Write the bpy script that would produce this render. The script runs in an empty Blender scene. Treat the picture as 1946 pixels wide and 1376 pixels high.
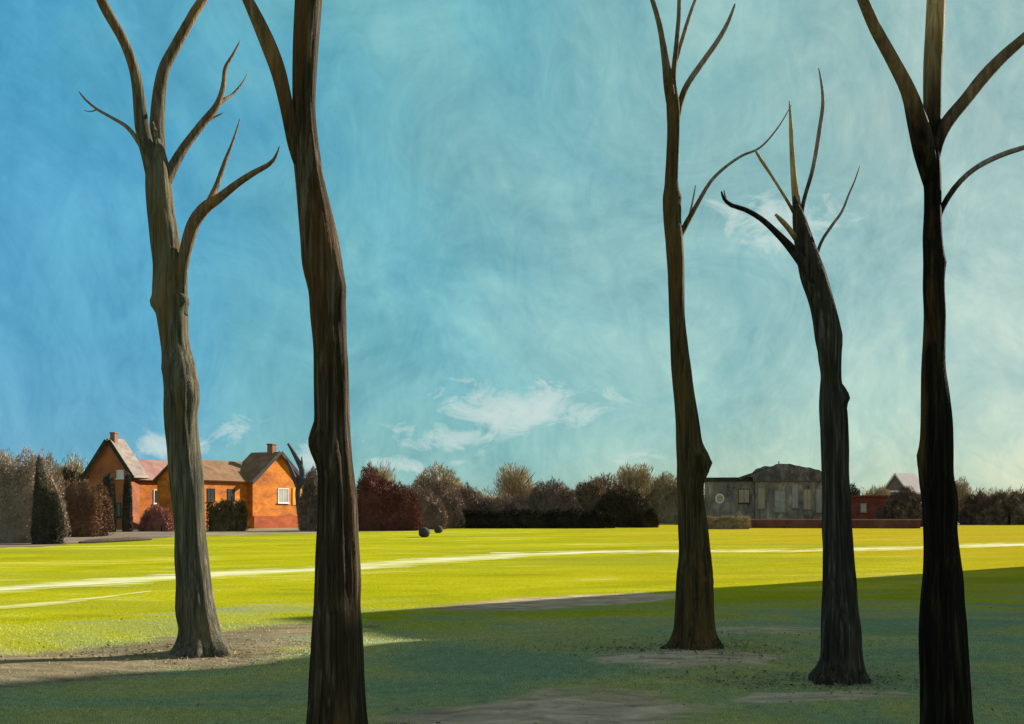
import bpy, bmesh, math, random
import numpy as np
from mathutils import Vector, noise, Matrix

random.seed(7)
RNG = np.random.default_rng(7)
S = bpy.context.scene
COL = S.collection
F, CX, HY, CH = 2087.0, 973.0, 970.0, 1.9      # focal length, optical axis, horizon (in photo pixels), eye height


def W(px, py, d):
    return Vector(((px - CX) / F * d, d, CH + (HY - py) / F * d))


def G(px, py):
    d = CH * F / (py - HY)
    return Vector(((px - CX) / F * d, d, 0.0))


# ------------------------------------------------------------------ helpers
def link(name, me, mat=None, parent=None):
    o = bpy.data.objects.new(name, me)
    COL.objects.link(o)
    if mat is not None:
        me.materials.append(mat)
    if parent is not None:
        o.parent = parent
    return o


def tag(o, label, cat, group=None, kind=None):
    if label:
        o['label'] = label
    if cat:
        o['category'] = cat
    if group:
        o['group'] = group
    if kind:
        o['kind'] = kind
    return o


def thing(name, label, cat, loc, rz=0.0, group=None):
    o = bpy.data.objects.new(name, None)
    o.empty_display_size = 0.3
    COL.objects.link(o)
    o.location = loc
    o.rotation_euler = (0, 0, rz)
    return tag(o, label, cat, group)


def mesh_np(name, verts, faces_flat, nper):
    me = bpy.data.meshes.new(name)
    nv, nf = len(verts), len(faces_flat) // nper
    me.vertices.add(nv)
    me.vertices.foreach_set('co', np.asarray(verts, dtype=np.float32).ravel())
    me.loops.add(nf * nper)
    me.loops.foreach_set('vertex_index', np.asarray(faces_flat, dtype=np.int32))
    me.polygons.add(nf)
    me.polygons.foreach_set('loop_start', np.arange(0, nf * nper, nper, dtype=np.int32))
    me.update(calc_edges=True)
    me.validate()
    return me


def mesh_py(name, v, f, smooth=False):
    me = bpy.data.meshes.new(name)
    me.from_pydata([tuple(p) for p in v], [], f)
    me.update()
    if smooth:
        me.shade_smooth()
    return me


# ------------------------------------------------------------------ materials
def newmat(name):
    m = bpy.data.materials.new(name)
    m.use_nodes = True
    nt = m.node_tree
    for n in list(nt.nodes):
        nt.nodes.remove(n)
    out = nt.nodes.new('ShaderNodeOutputMaterial')
    b = nt.nodes.new('ShaderNodeBsdfPrincipled')
    nt.links.new(b.outputs[0], out.inputs[0])
    return m, nt, b


def N(nt, kind, **kw):
    n = nt.nodes.new(kind)
    for k, v in kw.items():
        if k.startswith('i_'):
            n.inputs[k[2:].replace('_', ' ')].default_value = v
        else:
            setattr(n, k, v)
    return n


def ramp(nt, stops, interp='LINEAR'):
    r = nt.nodes.new('ShaderNodeValToRGB')
    r.color_ramp.interpolation = interp
    e = r.color_ramp.elements
    while len(e) < len(stops):
        e.new(0.5)
    for el, (p, c) in zip(e, stops):
        el.position = p
        el.color = (c[0], c[1], c[2], 1) if hasattr(c, '__len__') else (c, c, c, 1)
    return r


def mixc(nt, fac, a, b, mode='MIX'):
    n = nt.nodes.new('ShaderNodeMix')
    n.data_type = 'RGBA'
    n.blend_type = mode
    for sock, val in ((n.inputs[0], fac), (n.inputs[6], a), (n.inputs[7], b)):
        if hasattr(val, 'is_output'):
            nt.links.new(val, sock)
        elif hasattr(val, '__len__'):
            sock.default_value = (val[0], val[1], val[2], 1)
        else:
            sock.default_value = val
    return n.outputs[2]


def math_n(nt, op, a, b=None, c=None, clamp=False):
    n = nt.nodes.new('ShaderNodeMath')
    n.operation = op
    n.use_clamp = clamp
    for i, v in enumerate((a, b, c)):
        if v is None:
            continue
        if hasattr(v, 'is_output'):
            nt.links.new(v, n.inputs[i])
        else:
            n.inputs[i].default_value = v
    return n.outputs[0]


def noise_tex(nt, vec, scale, detail=5, rough=0.55, dist=0.0, vscale=None):
    if vscale is not None:
        mp = N(nt, 'ShaderNodeMapping')
        mp.inputs['Scale'].default_value = vscale
        nt.links.new(vec, mp.inputs[0])
        vec = mp.outputs[0]
    n = N(nt, 'ShaderNodeTexNoise')
    n.inputs['Scale'].default_value = scale
    n.inputs['Detail'].default_value = detail
    n.inputs['Roughness'].default_value = rough
    n.inputs['Distortion'].default_value = dist
    nt.links.new(vec, n.inputs['Vector'])
    return n.outputs[0]


def bump(nt, b, h, strength, dist):
    bp = N(nt, 'ShaderNodeBump')
    bp.inputs['Strength'].default_value = strength
    bp.inputs['Distance'].default_value = dist
    nt.links.new(h, bp.inputs['Height'])
    nt.links.new(bp.outputs[0], b.inputs['Normal'])


BARKS = {}


def bark(name, dark, mid, light, warm, warm_amt=0.5, light_amt=0.5, rough=0.85, outer=None):
    m, nt, b = newmat(name)
    BARKS[name] = (dark, mid, light, warm, warm_amt, light_amt)
    tc = N(nt, 'ShaderNodeTexCoord').outputs['Object']
    fine = noise_tex(nt, tc, 15.0, 6, 0.66, 0.5, (1.5, 1.5, 0.075))
    broad = noise_tex(nt, tc, 2.6, 4, 0.55, 0.5, (1.3, 1.3, 0.22))
    pat = noise_tex(nt, tc, 3.1, 4, 0.6, 0.3, (1.0, 1.0, 0.16))
    base = ramp(nt, [(0.36, dark), (0.52, mid), (0.70, light)])
    nt.links.new(fine, base.inputs[0])
    wr = ramp(nt, [(0.62 - 0.22 * warm_amt, 0.0), (0.72 - 0.16 * warm_amt, 1.0)])
    nt.links.new(broad, wr.inputs[0])
    wf = math_n(nt, 'MULTIPLY', wr.outputs[0], fine)
    c = mixc(nt, math_n(nt, 'MULTIPLY', wf, 1.25, clamp=True), base.outputs[0], warm)
    lr = ramp(nt, [(0.66 - 0.16 * light_amt, 0.0), (0.76 - 0.16 * light_amt, 0.8)])
    nt.links.new(pat, lr.inputs[0])
    c = mixc(nt, math_n(nt, 'MULTIPLY', lr.outputs[0], fine), c, light)
    if outer is not None:
        d2_, m2_, l2_, w2_ = BARKS[outer][:4]
        ob = ramp(nt, [(0.36, d2_), (0.52, m2_), (0.70, l2_)])
        nt.links.new(fine, ob.inputs[0])
        oc = mixc(nt, math_n(nt, 'MULTIPLY', wf, 1.25, clamp=True), ob.outputs[0], w2_)
        ba = N(nt, 'ShaderNodeAttribute', attribute_name='along')
        bf = math_n(nt, 'ADD', ba.outputs['Fac'], math_n(nt, 'MULTIPLY', math_n(nt, 'SUBTRACT', pat, 0.5), 0.5))
        br_ = ramp(nt, [(0.14, 0.0), (0.42, 1.0)])
        nt.links.new(bf, br_.inputs[0])
        c = mixc(nt, br_.outputs[0], c, oc)
    nt.links.new(c, b.inputs['Base Color'])
    b.inputs['Roughness'].default_value = rough
    b.inputs['Specular IOR Level'].default_value = 0.06
    h = math_n(nt, 'ADD', math_n(nt, 'MULTIPLY', noise_tex(nt, tc, 34.0, 5, 0.65, 0.6, (1.4, 1.4, 0.12)), 0.5), fine)
    bump(nt, b, h, 0.9, 0.04)
    return m


def foliage_mat(name, cols, scale=0.55, rough=0.8):
    """three true leaf colours, mixed in clumps"""
    m, nt, b = newmat(name)
    g = N(nt, 'ShaderNodeNewGeometry').outputs['Position']
    n1 = noise_tex(nt, g, scale, 4, 0.6, 0.4)
    n2 = noise_tex(nt, g, scale * 6, 2, 0.6)
    mix = math_n(nt, 'ADD', math_n(nt, 'MULTIPLY', n1, 0.7), math_n(nt, 'MULTIPLY', n2, 0.3))
    r = ramp(nt, [(0.36, cols[0]), (0.5, cols[1]), (0.64, cols[2])])
    nt.links.new(mix, r.inputs[0])
    nt.links.new(r.outputs[0], b.inputs['Base Color'])
    b.inputs['Roughness'].default_value = rough
    b.inputs['Specular IOR Level'].default_value = 0.04
    return m


def wall_mat(name, cols, scale=0.6, vs=(1, 1, 1), rough=0.85, bs=0.3):
    m, nt, b = newmat(name)
    tc = N(nt, 'ShaderNodeTexCoord').outputs['Object']
    n1 = noise_tex(nt, tc, scale, 5, 0.6, 0.6, vs)
    n2 = noise_tex(nt, tc, scale * 7, 3, 0.6, 0.2, vs)
    mix = math_n(nt, 'ADD', math_n(nt, 'MULTIPLY', n1, 0.75), math_n(nt, 'MULTIPLY', n2, 0.25))
    st = [(0.34 + 0.32 * i / max(1, len(cols) - 1), c) for i, c in enumerate(cols)]
    r = ramp(nt, st)
    nt.links.new(mix, r.inputs[0])
    nt.links.new(r.outputs[0], b.inputs['Base Color'])
    b.inputs['Roughness'].default_value = rough
    b.inputs['Specular IOR Level'].default_value = 0.08
    bump(nt, b, n2, bs, 0.05)
    return m


def glass_mat(name, col, rough=0.12):
    m, nt, b = newmat(name)
    tc = N(nt, 'ShaderNodeTexCoord').outputs['Object']
    n1 = noise_tex(nt, tc, 0.9, 3)
    r = ramp(nt, [(0.35, [c * 0.7 for c in col]), (0.65, col)])
    nt.links.new(n1, r.inputs[0])
    nt.links.new(r.outputs[0], b.inputs['Base Color'])
    b.inputs['Roughness'].default_value = rough
    b.inputs['Specular IOR Level'].default_value = 0.6
    return m


# ------------------------------------------------------------------ camera
cam = bpy.data.cameras.new('camera')
cam.sensor_width = 36
cam.lens = 36 * F / 1946
cam.shift_y = (HY - 688) / 1946
cam.clip_start, cam.clip_end = 0.1, 6000
co = bpy.data.objects.new('camera', cam)
COL.objects.link(co)
co.location = (0, 0, CH)
co.rotation_euler = (math.radians(90), 0, 0)
S.camera = co

# ------------------------------------------------------------------ sun and sky
SUN_AZ = math.radians(50)          # from +Y towards +X
SUN_EL = math.radians(25)
SH = Vector((math.sin(SUN_AZ), math.cos(SUN_AZ), 0))
sl = bpy.data.lights.new('sun', 'SUN')
sl.energy = 5.0
sl.angle = math.radians(0.5)
sl.color = (1.0, 0.93, 0.80)
so = bpy.data.objects.new('sun', sl)
COL.objects.link(so)
sd = Vector((SH.x * math.cos(SUN_EL), SH.y * math.cos(SUN_EL), math.sin(SUN_EL)))
so.rotation_euler = sd.to_track_quat('Z', 'Y').to_euler()
so.location = sd * 60

EXPO = 1.2
wd = bpy.data.worlds.new('World')
S.world = wd
wd.use_nodes = True
wt = wd.node_tree
for n in list(wt.nodes):
    wt.nodes.remove(n)
wo = wt.nodes.new('ShaderNodeOutputWorld')
bg = wt.nodes.new('ShaderNodeBackground')
wt.links.new(bg.outputs[0], wo.inputs[0])
bg.inputs['Strength'].default_value = 0.10
sky = wt.nodes.new('ShaderNodeTexSky')
sky.sky_type = 'NISHITA'
sky.sun_disc = False
sky.sun_elevation = SUN_EL
sky.sun_rotation = SUN_AZ
sky.air_density, sky.dust_density, sky.ozone_density = 1.0, 0.6, 2.0
dirv = N(wt, 'ShaderNodeTexCoord').outputs['Generated']
dt = N(wt, 'ShaderNodeVectorMath', operation='DOT_PRODUCT')
wt.links.new(dirv, dt.inputs[0])
dt.inputs[1].default_value = SH
sep = N(wt, 'ShaderNodeSeparateXYZ')
wt.links.new(dirv, sep.inputs[0])
az = math_n(wt, 'ARCTAN2', sep.outputs[0], sep.outputs[1])
el = math_n(wt, 'ARCSINE', sep.outputs[2])


def lin(r, g, b):
    f = lambda c: (c / 255 / 12.92) if c / 255 < 0.04045 else ((c / 255 + 0.055) / 1.055) ** 2.4
    return (f(r), f(g), f(b))


# thin high cloud veil: bluest away from the sun, milky towards it
wob = noise_tex(wt, dirv, 2.2, 5, 0.6, 0.9)
tt = math_n(wt, 'ADD', dt.outputs['Value'], math_n(wt, 'MULTIPLY', math_n(wt, 'SUBTRACT', wob, 0.5), 0.55))
K = 2.0 ** -EXPO / 0.10
sc = lambda c: [v * K for v in lin(*c)]
veil = ramp(wt, [(0.0, [v * 0.5 for v in sc((60, 143, 192))]), (0.12, [v * 0.5 for v in sc((58, 143, 190))]), (0.34, [v * 0.5 for v in sc((68, 160, 192))]),
                 (0.56, [v * 0.5 for v in sc((98, 172, 178))]), (0.76, [v * 0.5 for v in sc((134, 178, 168))]),
                 (0.98, [v * 0.5 for v in sc((152, 180, 167))])])
wt.links.new(tt, veil.inputs[0])
veil_out = mixc(wt, 1.0, veil.outputs[0], (2, 2, 2), 'MULTIPLY')
skyc = mixc(wt, 0.90, sky.outputs[0], veil_out)
# wispy streaks
st1 = noise_tex(wt, dirv, 5.5, 9, 0.66, 1.6)
st2 = noise_tex(wt, dirv, 26, 5, 0.65, 2.2, (1, 1, 0.6))
stv = math_n(wt, 'ADD', math_n(wt, 'MULTIPLY', st1, 0.72), math_n(wt, 'MULTIPLY', st2, 0.28))
sr = ramp(wt, [(0.33, (0.66, 0.78, 0.84)), (0.5, (1.0, 1.0, 1.0)), (0.66, (1.38, 1.22, 1.14))])
wt.links.new(stv, sr.inputs[0])
skyc = mixc(wt, 1.0, skyc, sr.outputs[0], 'MULTIPLY')
# small fair-weather clouds, at their own bearings
puff = noise_tex(wt, dirv, 24, 8, 0.68, 0.7, (1, 1, 1.7))
clouds = [(985, 775, 175, 62, 1.0), (850, 828, 120, 40, 0.9), (770, 880, 90, 22, 0.8), (880, 880, 50, 14, 0.7),
          (330, 850, 90, 34, 0.9), (430, 815, 80, 40, 0.6), (600, 880, 45, 45, 0.9), (1500, 410, 150, 60, 0.85),
          (760, 50, 150, 70, 0.2), (1210, 860, 120, 60, 0.5)]
acc = None
for (px, py, sx, sy, am) in clouds:
    v = Vector((px - CX, F, HY - py)).normalized()
    a0, e0 = math.atan2(v.x, v.y), math.asin(v.z)
    da = math_n(wt, 'DIVIDE', math_n(wt, 'SUBTRACT', az, a0), sx / F)
    de = math_n(wt, 'DIVIDE', math_n(wt, 'SUBTRACT', el, e0), sy / F)
    r2 = math_n(wt, 'ADD', math_n(wt, 'MULTIPLY', da, da), math_n(wt, 'MULTIPLY', de, de))
    gs = math_n(wt, 'MULTIPLY', math_n(wt, 'EXPONENT', math_n(wt, 'MULTIPLY', r2, -0.9)), am)
    acc = gs if acc is None else math_n(wt, 'MAXIMUM', acc, gs)
cm = math_n(wt, 'ADD', math_n(wt, 'MULTIPLY', acc, 0.47), puff)
cr = ramp(wt, [(0.74, 0.0), (0.86, 0.55), (1.0, 0.85)])
wt.links.new(cm, cr.inputs[0])
cloudc = [v for v in sc((205, 222, 218))]
skyc = mixc(wt, cr.outputs[0], skyc, cloudc)
# pale cloud added out of view overhead and behind, neutral fill for the shade
ov = math_n(wt, 'MAXIMUM', math_n(wt, 'MULTIPLY', math_n(wt, 'SUBTRACT', el, 0.55), 3.0), math_n(wt, 'MULTIPLY', sep.outputs[1], -1.6))
ov = math_n(wt, 'ADD', ov, math_n(wt, 'MULTIPLY', math_n(wt, 'SUBTRACT', wob, 0.5), 1.2))
ovr = ramp(wt, [(0.1, 0.0), (0.7, 0.85)])
wt.links.new(ov, ovr.inputs[0])
skyc = mixc(wt, ovr.outputs[0], skyc, sc((168, 187, 182)))
wt.links.new(skyc, bg.inputs['Color'])
S.view_settings.view_transform = 'Standard'
S.view_settings.look = 'None'
S.view_settings.exposure = EXPO
S.view_settings.gamma = 1.0

# ------------------------------------------------------------------ ground
SOIL = [  # centre in photo pixels on the ground, half sizes in metres, turn, strength
    (180, 1250, 3.0, 1.4, 0.75, 1.05), (40, 1290, 1.6, 0.6, 0.6, 0.85), (500, 1205, 1.9, 1.0, 0.7, 1.0),
    (1090, 1142, 3.4, 1.2, 0.65, 1.0), (1030, 1356, 1.5, 0.6, 0.1, 1.1), (820, 1372, 0.7, 0.3, 0.0, 0.7),
    (1300, 1250, 1.5, 1.0, 0.3, 0.7), (1440, 1200, 1.3, 0.8, 0.2, 0.55), (1560, 1325, 1.3, 0.45, 0.3, 0.7),
    (400, 1250, 1.1, 0.8, 0.3, 0.75), (1250, 1235, 1.0, 0.5, 0.6, 0.5), (1140, 1330, 0.9, 0.5, 0.2, 0.6)]
SOILW = []
for (px, py, rx, ry, an, s_) in SOIL:
    g = G(px, py)
    SOILW.append((g.x, g.y, rx, ry, an, s_))


def loam_at(x, y):
    return np.clip((2.5 - np.asarray(x, float) - 2.2) / 2.5, 0, 1)


def soil_at(x, y):
    x, y = np.asarray(x, float), np.asarray(y, float)
    out = np.zeros_like(x)
    for (cx, cy, rx, ry, an, s_) in SOILW:
        c, s = math.cos(an), math.sin(an)
        u = ((x - cx) * c + (y - cy) * s) / rx
        v = (-(x - cx) * s + (y - cy) * c) / ry
        out = np.maximum(out, s_ * np.exp(-0.75 * (u * u + v * v) ** 1.4))
    return out


def ground_z(x, y):
    x, y = np.asarray(x, float), np.asarray(y, float)
    h = 0.03 * np.sin(0.9 * x + 0.6 * y) + 0.025 * np.sin(1.7 * x - 1.1 * y + 1.0) + 0.02 * np.sin(0.5 * x + 2.1 * y + 2.0)
    return h * np.clip((21 - y) / 6, 0, 1) * np.clip((16 - np.abs(x)) / 5, 0, 1)


def coarse(a, b, n, p=2.2):
    t = np.linspace(0, 1, n + 1)[1:]
    return a + (b - a) * t ** p


xs = np.concatenate([coarse(-16, -3000, 24)[::-1], np.arange(-16, 24.01, 0.16), coarse(24, 3000, 24)])
ys = np.concatenate([coarse(3, -400, 10)[::-1], np.arange(3, 42.01, 0.16), coarse(42, 4000, 40)])
GX, GY = np.meshgrid(xs, ys)
GZ = ground_z(GX, GY)
nx, ny = len(xs), len(ys)
vv = np.stack([GX.ravel(), GY.ravel(), GZ.ravel()], 1)
ii = (np.arange(ny - 1)[:, None] * nx + np.arange(nx - 1)[None, :]).ravel()
ff = np.stack([ii, ii + 1, ii + nx + 1, ii + nx], 1).ravel()
gme = mesh_np('ground', vv, ff, 4)
at = gme.attributes.new('soil', 'FLOAT', 'POINT')
at.data.foreach_set('value', soil_at(GX.ravel(), GY.ravel()).astype(np.float32))
at = gme.attributes.new('loam', 'FLOAT', 'POINT')
at.data.foreach_set('value', loam_at(GX.ravel(), GY.ravel()).astype(np.float32))
gme.shade_smooth()


def grass_col(nt, g):
    """colour of the turf by place: ochre to the right, yellow-green meadow, cool lawn shade painted into the colour by the trees"""
    streak = noise_tex(nt, g, 0.45, 4, 0.55, 1.2, (0.55, 1.0, 1.0))
    big = noise_tex(nt, g, 0.09, 4, 0.55, 0.5, (0.6, 1.0, 1.0))
    fine = noise_tex(nt, g, 9.0, 4, 0.7, 0.2)
    rot = N(nt, 'ShaderNodeMapping')
    rot.inputs['Rotation'].default_value = (0, 0, math.radians(-40))
    nt.links.new(g, rot.inputs[0])
    sl2 = noise_tex(nt, rot.outputs[0], 0.2, 4, 0.58, 0.7, (0.22, 1.0, 1.0))
    r = ramp(nt, [(0.34, (0.185, 0.195, 0.012)), (0.45, (0.275, 0.272, 0.007)), (0.55, (0.325, 0.312, 0.012)), (0.66, (0.44, 0.41, 0.10))])
    nt.links.new(math_n(nt, 'ADD', math_n(nt, 'MULTIPLY', sl2, 0.6), math_n(nt, 'MULTIPLY', streak, 0.4)), r.inputs[0])
    c = r.outputs[0]
    sp = N(nt, 'ShaderNodeSeparateXYZ')
    nt.links.new(g, sp.inputs[0])
    # drier ochre turf towards the east
    ox = math_n(nt, 'ADD', math_n(nt, 'MULTIPLY', sp.outputs[0], 0.030), math_n(nt, 'MULTIPLY', math_n(nt, 'SUBTRACT', big, 0.5), 1.6))
    orr = ramp(nt, [(0.05, 0.0), (0.75, 0.75)])
    nt.links.new(ox, orr.inputs[0])
    c = mixc(nt, orr.outputs[0], c, (0.325, 0.225, 0.014))
    gb = noise_tex(nt, g, 0.16, 3, 0.5, 0.8, (0.35, 1.2, 1.0))
    gbr = ramp(nt, [(0.50, 0.0), (0.66, 0.75)])
    nt.links.new(gb, gbr.inputs[0])
    c = mixc(nt, gbr.outputs[0], c, (0.215, 0.225, 0.02))
    # cool grey-green shade painted into the near turf colour, in patches
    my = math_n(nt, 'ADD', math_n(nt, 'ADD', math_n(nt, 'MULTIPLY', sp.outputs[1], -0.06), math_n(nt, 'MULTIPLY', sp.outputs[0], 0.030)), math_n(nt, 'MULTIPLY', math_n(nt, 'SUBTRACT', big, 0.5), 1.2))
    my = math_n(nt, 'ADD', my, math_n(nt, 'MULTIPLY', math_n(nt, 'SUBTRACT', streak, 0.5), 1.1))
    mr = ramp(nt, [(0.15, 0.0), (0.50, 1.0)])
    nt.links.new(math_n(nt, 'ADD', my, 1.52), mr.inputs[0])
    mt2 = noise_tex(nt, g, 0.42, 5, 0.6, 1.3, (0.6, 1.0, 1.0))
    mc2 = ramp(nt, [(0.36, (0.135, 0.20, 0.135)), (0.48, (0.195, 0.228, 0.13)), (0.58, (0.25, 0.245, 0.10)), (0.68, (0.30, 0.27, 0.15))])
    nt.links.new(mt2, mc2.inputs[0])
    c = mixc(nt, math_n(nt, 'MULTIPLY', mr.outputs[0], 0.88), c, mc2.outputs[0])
    fr = ramp(nt, [(0.3, 0.78), (0.5, 1.0), (0.72, 1.22)])
    nt.links.new(fine, fr.inputs[0])
    return mixc(nt, 1.0, c, fr.outputs[0], 'MULTIPLY')


gm, nt, b = newmat('meadow turf')
g = N(nt, 'ShaderNodeNewGeometry').outputs['Position']
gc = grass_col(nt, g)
at = N(nt, 'ShaderNodeAttribute', attribute_name='soil')
sn = noise_tex(nt, g, 1.7, 7, 0.66, 0.9, (0.7, 1.3, 1))
sv = math_n(nt, 'ADD', at.outputs['Fac'], math_n(nt, 'MULTIPLY', math_n(nt, 'SUBTRACT', sn, 0.5), 1.5))
sr = ramp(nt, [(0.34, 0.0), (0.58, 0.85)])
nt.links.new(sv, sr.inputs[0])
sf = math_n(nt, 'MULTIPLY', sr.outputs[0], math_n(nt, 'MINIMUM', math_n(nt, 'MULTIPLY', at.outputs['Fac'], 4.0), 1.0))
s2 = noise_tex(nt, g, 2.3, 6, 0.65, 0.7, (0.6, 1.4, 1))
scol = ramp(nt, [(0.3, (0.15, 0.11, 0.09)), (0.48, (0.40, 0.28, 0.21)), (0.66, (0.60, 0.42, 0.32))])
nt.links.new(s2, scol.inputs[0])
lcol = ramp(nt, [(0.3, (0.085, 0.062, 0.048)), (0.5, (0.175, 0.128, 0.088)), (0.68, (0.27, 0.205, 0.14))])
nt.links.new(s2, lcol.inputs[0])
la_ = N(nt, 'ShaderNodeAttribute', attribute_name='loam')
c = mixc(nt, sf, gc, mixc(nt, la_.outputs['Fac'], scol.outputs[0], lcol.outputs[0]))
nt.links.new(c, b.inputs['Base Color'])
b.inputs['Roughness'].default_value = 1.0
b.inputs['Specular IOR Level'].default_value = 0.0
bump(nt, b, noise_tex(nt, g, 14, 6, 0.7), 0.6, 0.06)
tag(link('ground', gme, gm), None, None, kind='structure')

# short turf blades on the near ground
NB = 90000
yy = 7.5 + (20 - 7.5) * RNG.random(NB) ** 1.2
xx = (RNG.random(NB) * 2 - 1) * (0.5 * yy + 0.6)
keep = RNG.random(NB) > np.clip(np.maximum(soil_at(xx, yy) * 1.25, (yy - 10) / 10), 0, 0.95)
xx, yy = xx[keep], yy[keep]
zz = ground_z(xx, yy)
n = len(xx)
hh = (0.010 + 0.022 * RNG.random(n)) * (0.9 + 0.01 * yy)
ww = 0.003 + 0.0004 * yy
an = RNG.random(n) * 2 * np.pi
la, lm = RNG.random(n) * 2 * np.pi, hh * (0.3 + 0.7 * RNG.random(n))
P0 = np.stack([xx - ww * np.cos(an), yy - ww * np.sin(an), zz - 0.004], 1)
P1 = np.stack([xx + ww * np.cos(an), yy + ww * np.sin(an), zz - 0.004], 1)
P2 = np.stack([xx + lm * np.cos(la), yy + lm * np.sin(la), zz + hh], 1)
gv = np.stack([P0, P1, P2], 1).reshape(-1, 3)
gr_me = mesh_np('short_grass', gv, np.arange(3 * n), 3)
gr_me.shade_smooth()
m, nt, b = newmat('grass blades')
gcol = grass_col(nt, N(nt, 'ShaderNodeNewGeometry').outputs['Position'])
nt.nodes.remove(b)
df, tl, mx = nt.nodes.new('ShaderNodeBsdfDiffuse'), nt.nodes.new('ShaderNodeBsdfTranslucent'), nt.nodes.new('ShaderNodeAddShader')
nt.links.new(gcol, df.inputs[0])
nt.links.new(gcol, tl.inputs[0])
nt.links.new(df.outputs[0], mx.inputs[0])
nt.links.new(tl.outputs[0], mx.inputs[1])
nt.links.new(mx.outputs[0], [q for q in nt.nodes if q.type == 'OUTPUT_MATERIAL'][0].inputs[0])
tag(link('short_grass', gr_me, m), 'short turf growing round the five bare trees', 'grass', kind='stuff')


# sheets on the ground
def ribbon(name, pts, wl, wr, mat, z=0.004, step=0.35, rag=0.35, seed=0):
    pts = [Vector(p) for p in pts]
    out = []
    for i in range(len(pts) - 1):
        p0, p1, p2, p3 = pts[max(i - 1, 0)], pts[i], pts[i + 1], pts[min(i + 2, len(pts) - 1)]
        k = max(2, int((p2 - p1).length / step))
        for j in range(k):
            t = j / k
            out.append(0.5 * ((2 * p1) + (p2 - p0) * t + (2 * p0 - 5 * p1 + 4 * p2 - p3) * t * t + (3 * p1 - p0 - 3 * p2 + p3) * t ** 3))
    v, f, ed = [], [], []
    for i, p in enumerate(out):
        a, b_ = out[max(i - 1, 0)], out[min(i + 1, len(out) - 1)]
        t = (b_ - a).normalized()
        nrm = Vector((-t.y, t.x, 0))
        fr = i / (len(out) - 1)
        l_ = wl(fr) * (1 + rag * noise.noise(Vector((i * 0.23, seed, 0))) + rag * 0.6 * noise.noise(Vector((i * 0.9, seed, 4))))
        r_ = wr(fr) * (1 + rag * noise.noise(Vector((i * 0.21, seed, 9))) + rag * 0.6 * noise.noise(Vector((i * 0.8, seed, 14))))
        for s in (l_, l_ * 0.5, 0, -r_ * 0.5, -r_):
            q = p + nrm * s
            v.append((q.x, q.y, z))
        ed += [1.0, 0.45, 0.0, 0.45, 1.0]
        if i:
            k = 5 * i
            for e in range(4):
                f.append((k - 5 + e, k - 5 + e + 1, k + e + 1, k + e))
    me = mesh_py(name, v, f)
    at = me.attributes.new('edge', 'FLOAT', 'POINT')
    at.data.foreach_set('value', ed)
    return link(name, me, mat)


pm, nt, b = newmat('pale sandy path')
g = N(nt, 'ShaderNodeNewGeometry').outputs['Position']
rot = N(nt, 'ShaderNodeMapping')
rot.inputs['Rotation'].default_value = (0, 0, math.radians(-38))
nt.links.new(g, rot.inputs[0])
p1 = noise_tex(nt, rot.outputs[0], 0.5, 6, 0.65, 0.4, (0.25, 1.5, 1))
r = ramp(nt, [(0.36, (0.38, 0.37, 0.11)), (0.47, (0.48, 0.46, 0.24)), (0.60, (0.57, 0.55, 0.40))])
nt.links.new(p1, r.inputs[0])
pg = noise_tex(nt, rot.outputs[0], 1.1, 7, 0.7, 0.5, (0.22, 1.3, 1))
ea = N(nt, 'ShaderNodeAttribute', attribute_name='edge')
pr = ramp(nt, [(0.30, 0.0), (0.55, 1.0)])
nt.links.new(math_n(nt, 'SUBTRACT', math_n(nt, 'MULTIPLY_ADD', pg, 2.2, -0.48), math_n(nt, 'MULTIPLY', ea.outputs['Fac'], 0.40)), pr.inputs[0])
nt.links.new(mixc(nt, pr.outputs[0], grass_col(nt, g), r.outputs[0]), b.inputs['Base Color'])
b.inputs['Roughness'].default_value = 1.0
b.inputs['Specular IOR Level'].default_value = 0.0
path_px = [(-260, 1140), (0, 1118), (200, 1106), (430, 1091), (690, 1076), (870, 1062), (1050, 1051), (1280, 1048), (1540, 1046), (1760, 1040), (1946, 1034), (2200, 1027)]
o = ribbon('path', [G(*p) for p in path_px], lambda t: 1.5 + 1.1 * t, lambda t: 1.5 + 1.1 * t, pm, rag=0.5, seed=1)
tag(o, None, None, kind='structure')
o = ribbon('side_path', [G(*p) for p in [(-200, 1168), (0, 1154), (90, 1146), (190, 1135), (300, 1122)]], lambda t: 0.7 * (1.1 - t), lambda t: 0.7 * (1.1 - t), pm, z=0.004, seed=5)
tag(o, None, None, kind='structure')


def sheet(name, edge, far, mat, z, seed):
    pts = [G(*p) for p in edge]
    v, f = [], []
    dense = []
    for a, b_ in zip(pts[:-1], pts[1:]):
        k = max(2, int((b_ - a).length / 0.8))
        dense += [a.lerp(b_, j / k) for j in range(k)]
    dense.append(pts[-1])
    for i, p in enumerate(dense):
        q = Vector(p)
        q *= 1 + (2.2 * noise.noise(Vector((i * 0.3, seed, 0))) + 1.2 * noise.noise(Vector((i * 1.1, seed, 3)))) / q.y
        s = far / q.y
        v += [(q.x, q.y, z), (q.x * s, far, z)]
        if i:
            k = 2 * i
            f.append((k - 2, k, k + 1, k - 1))
    return tag(link(name, mesh_py(name, v, f), mat), None, None, kind='structure')


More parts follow.
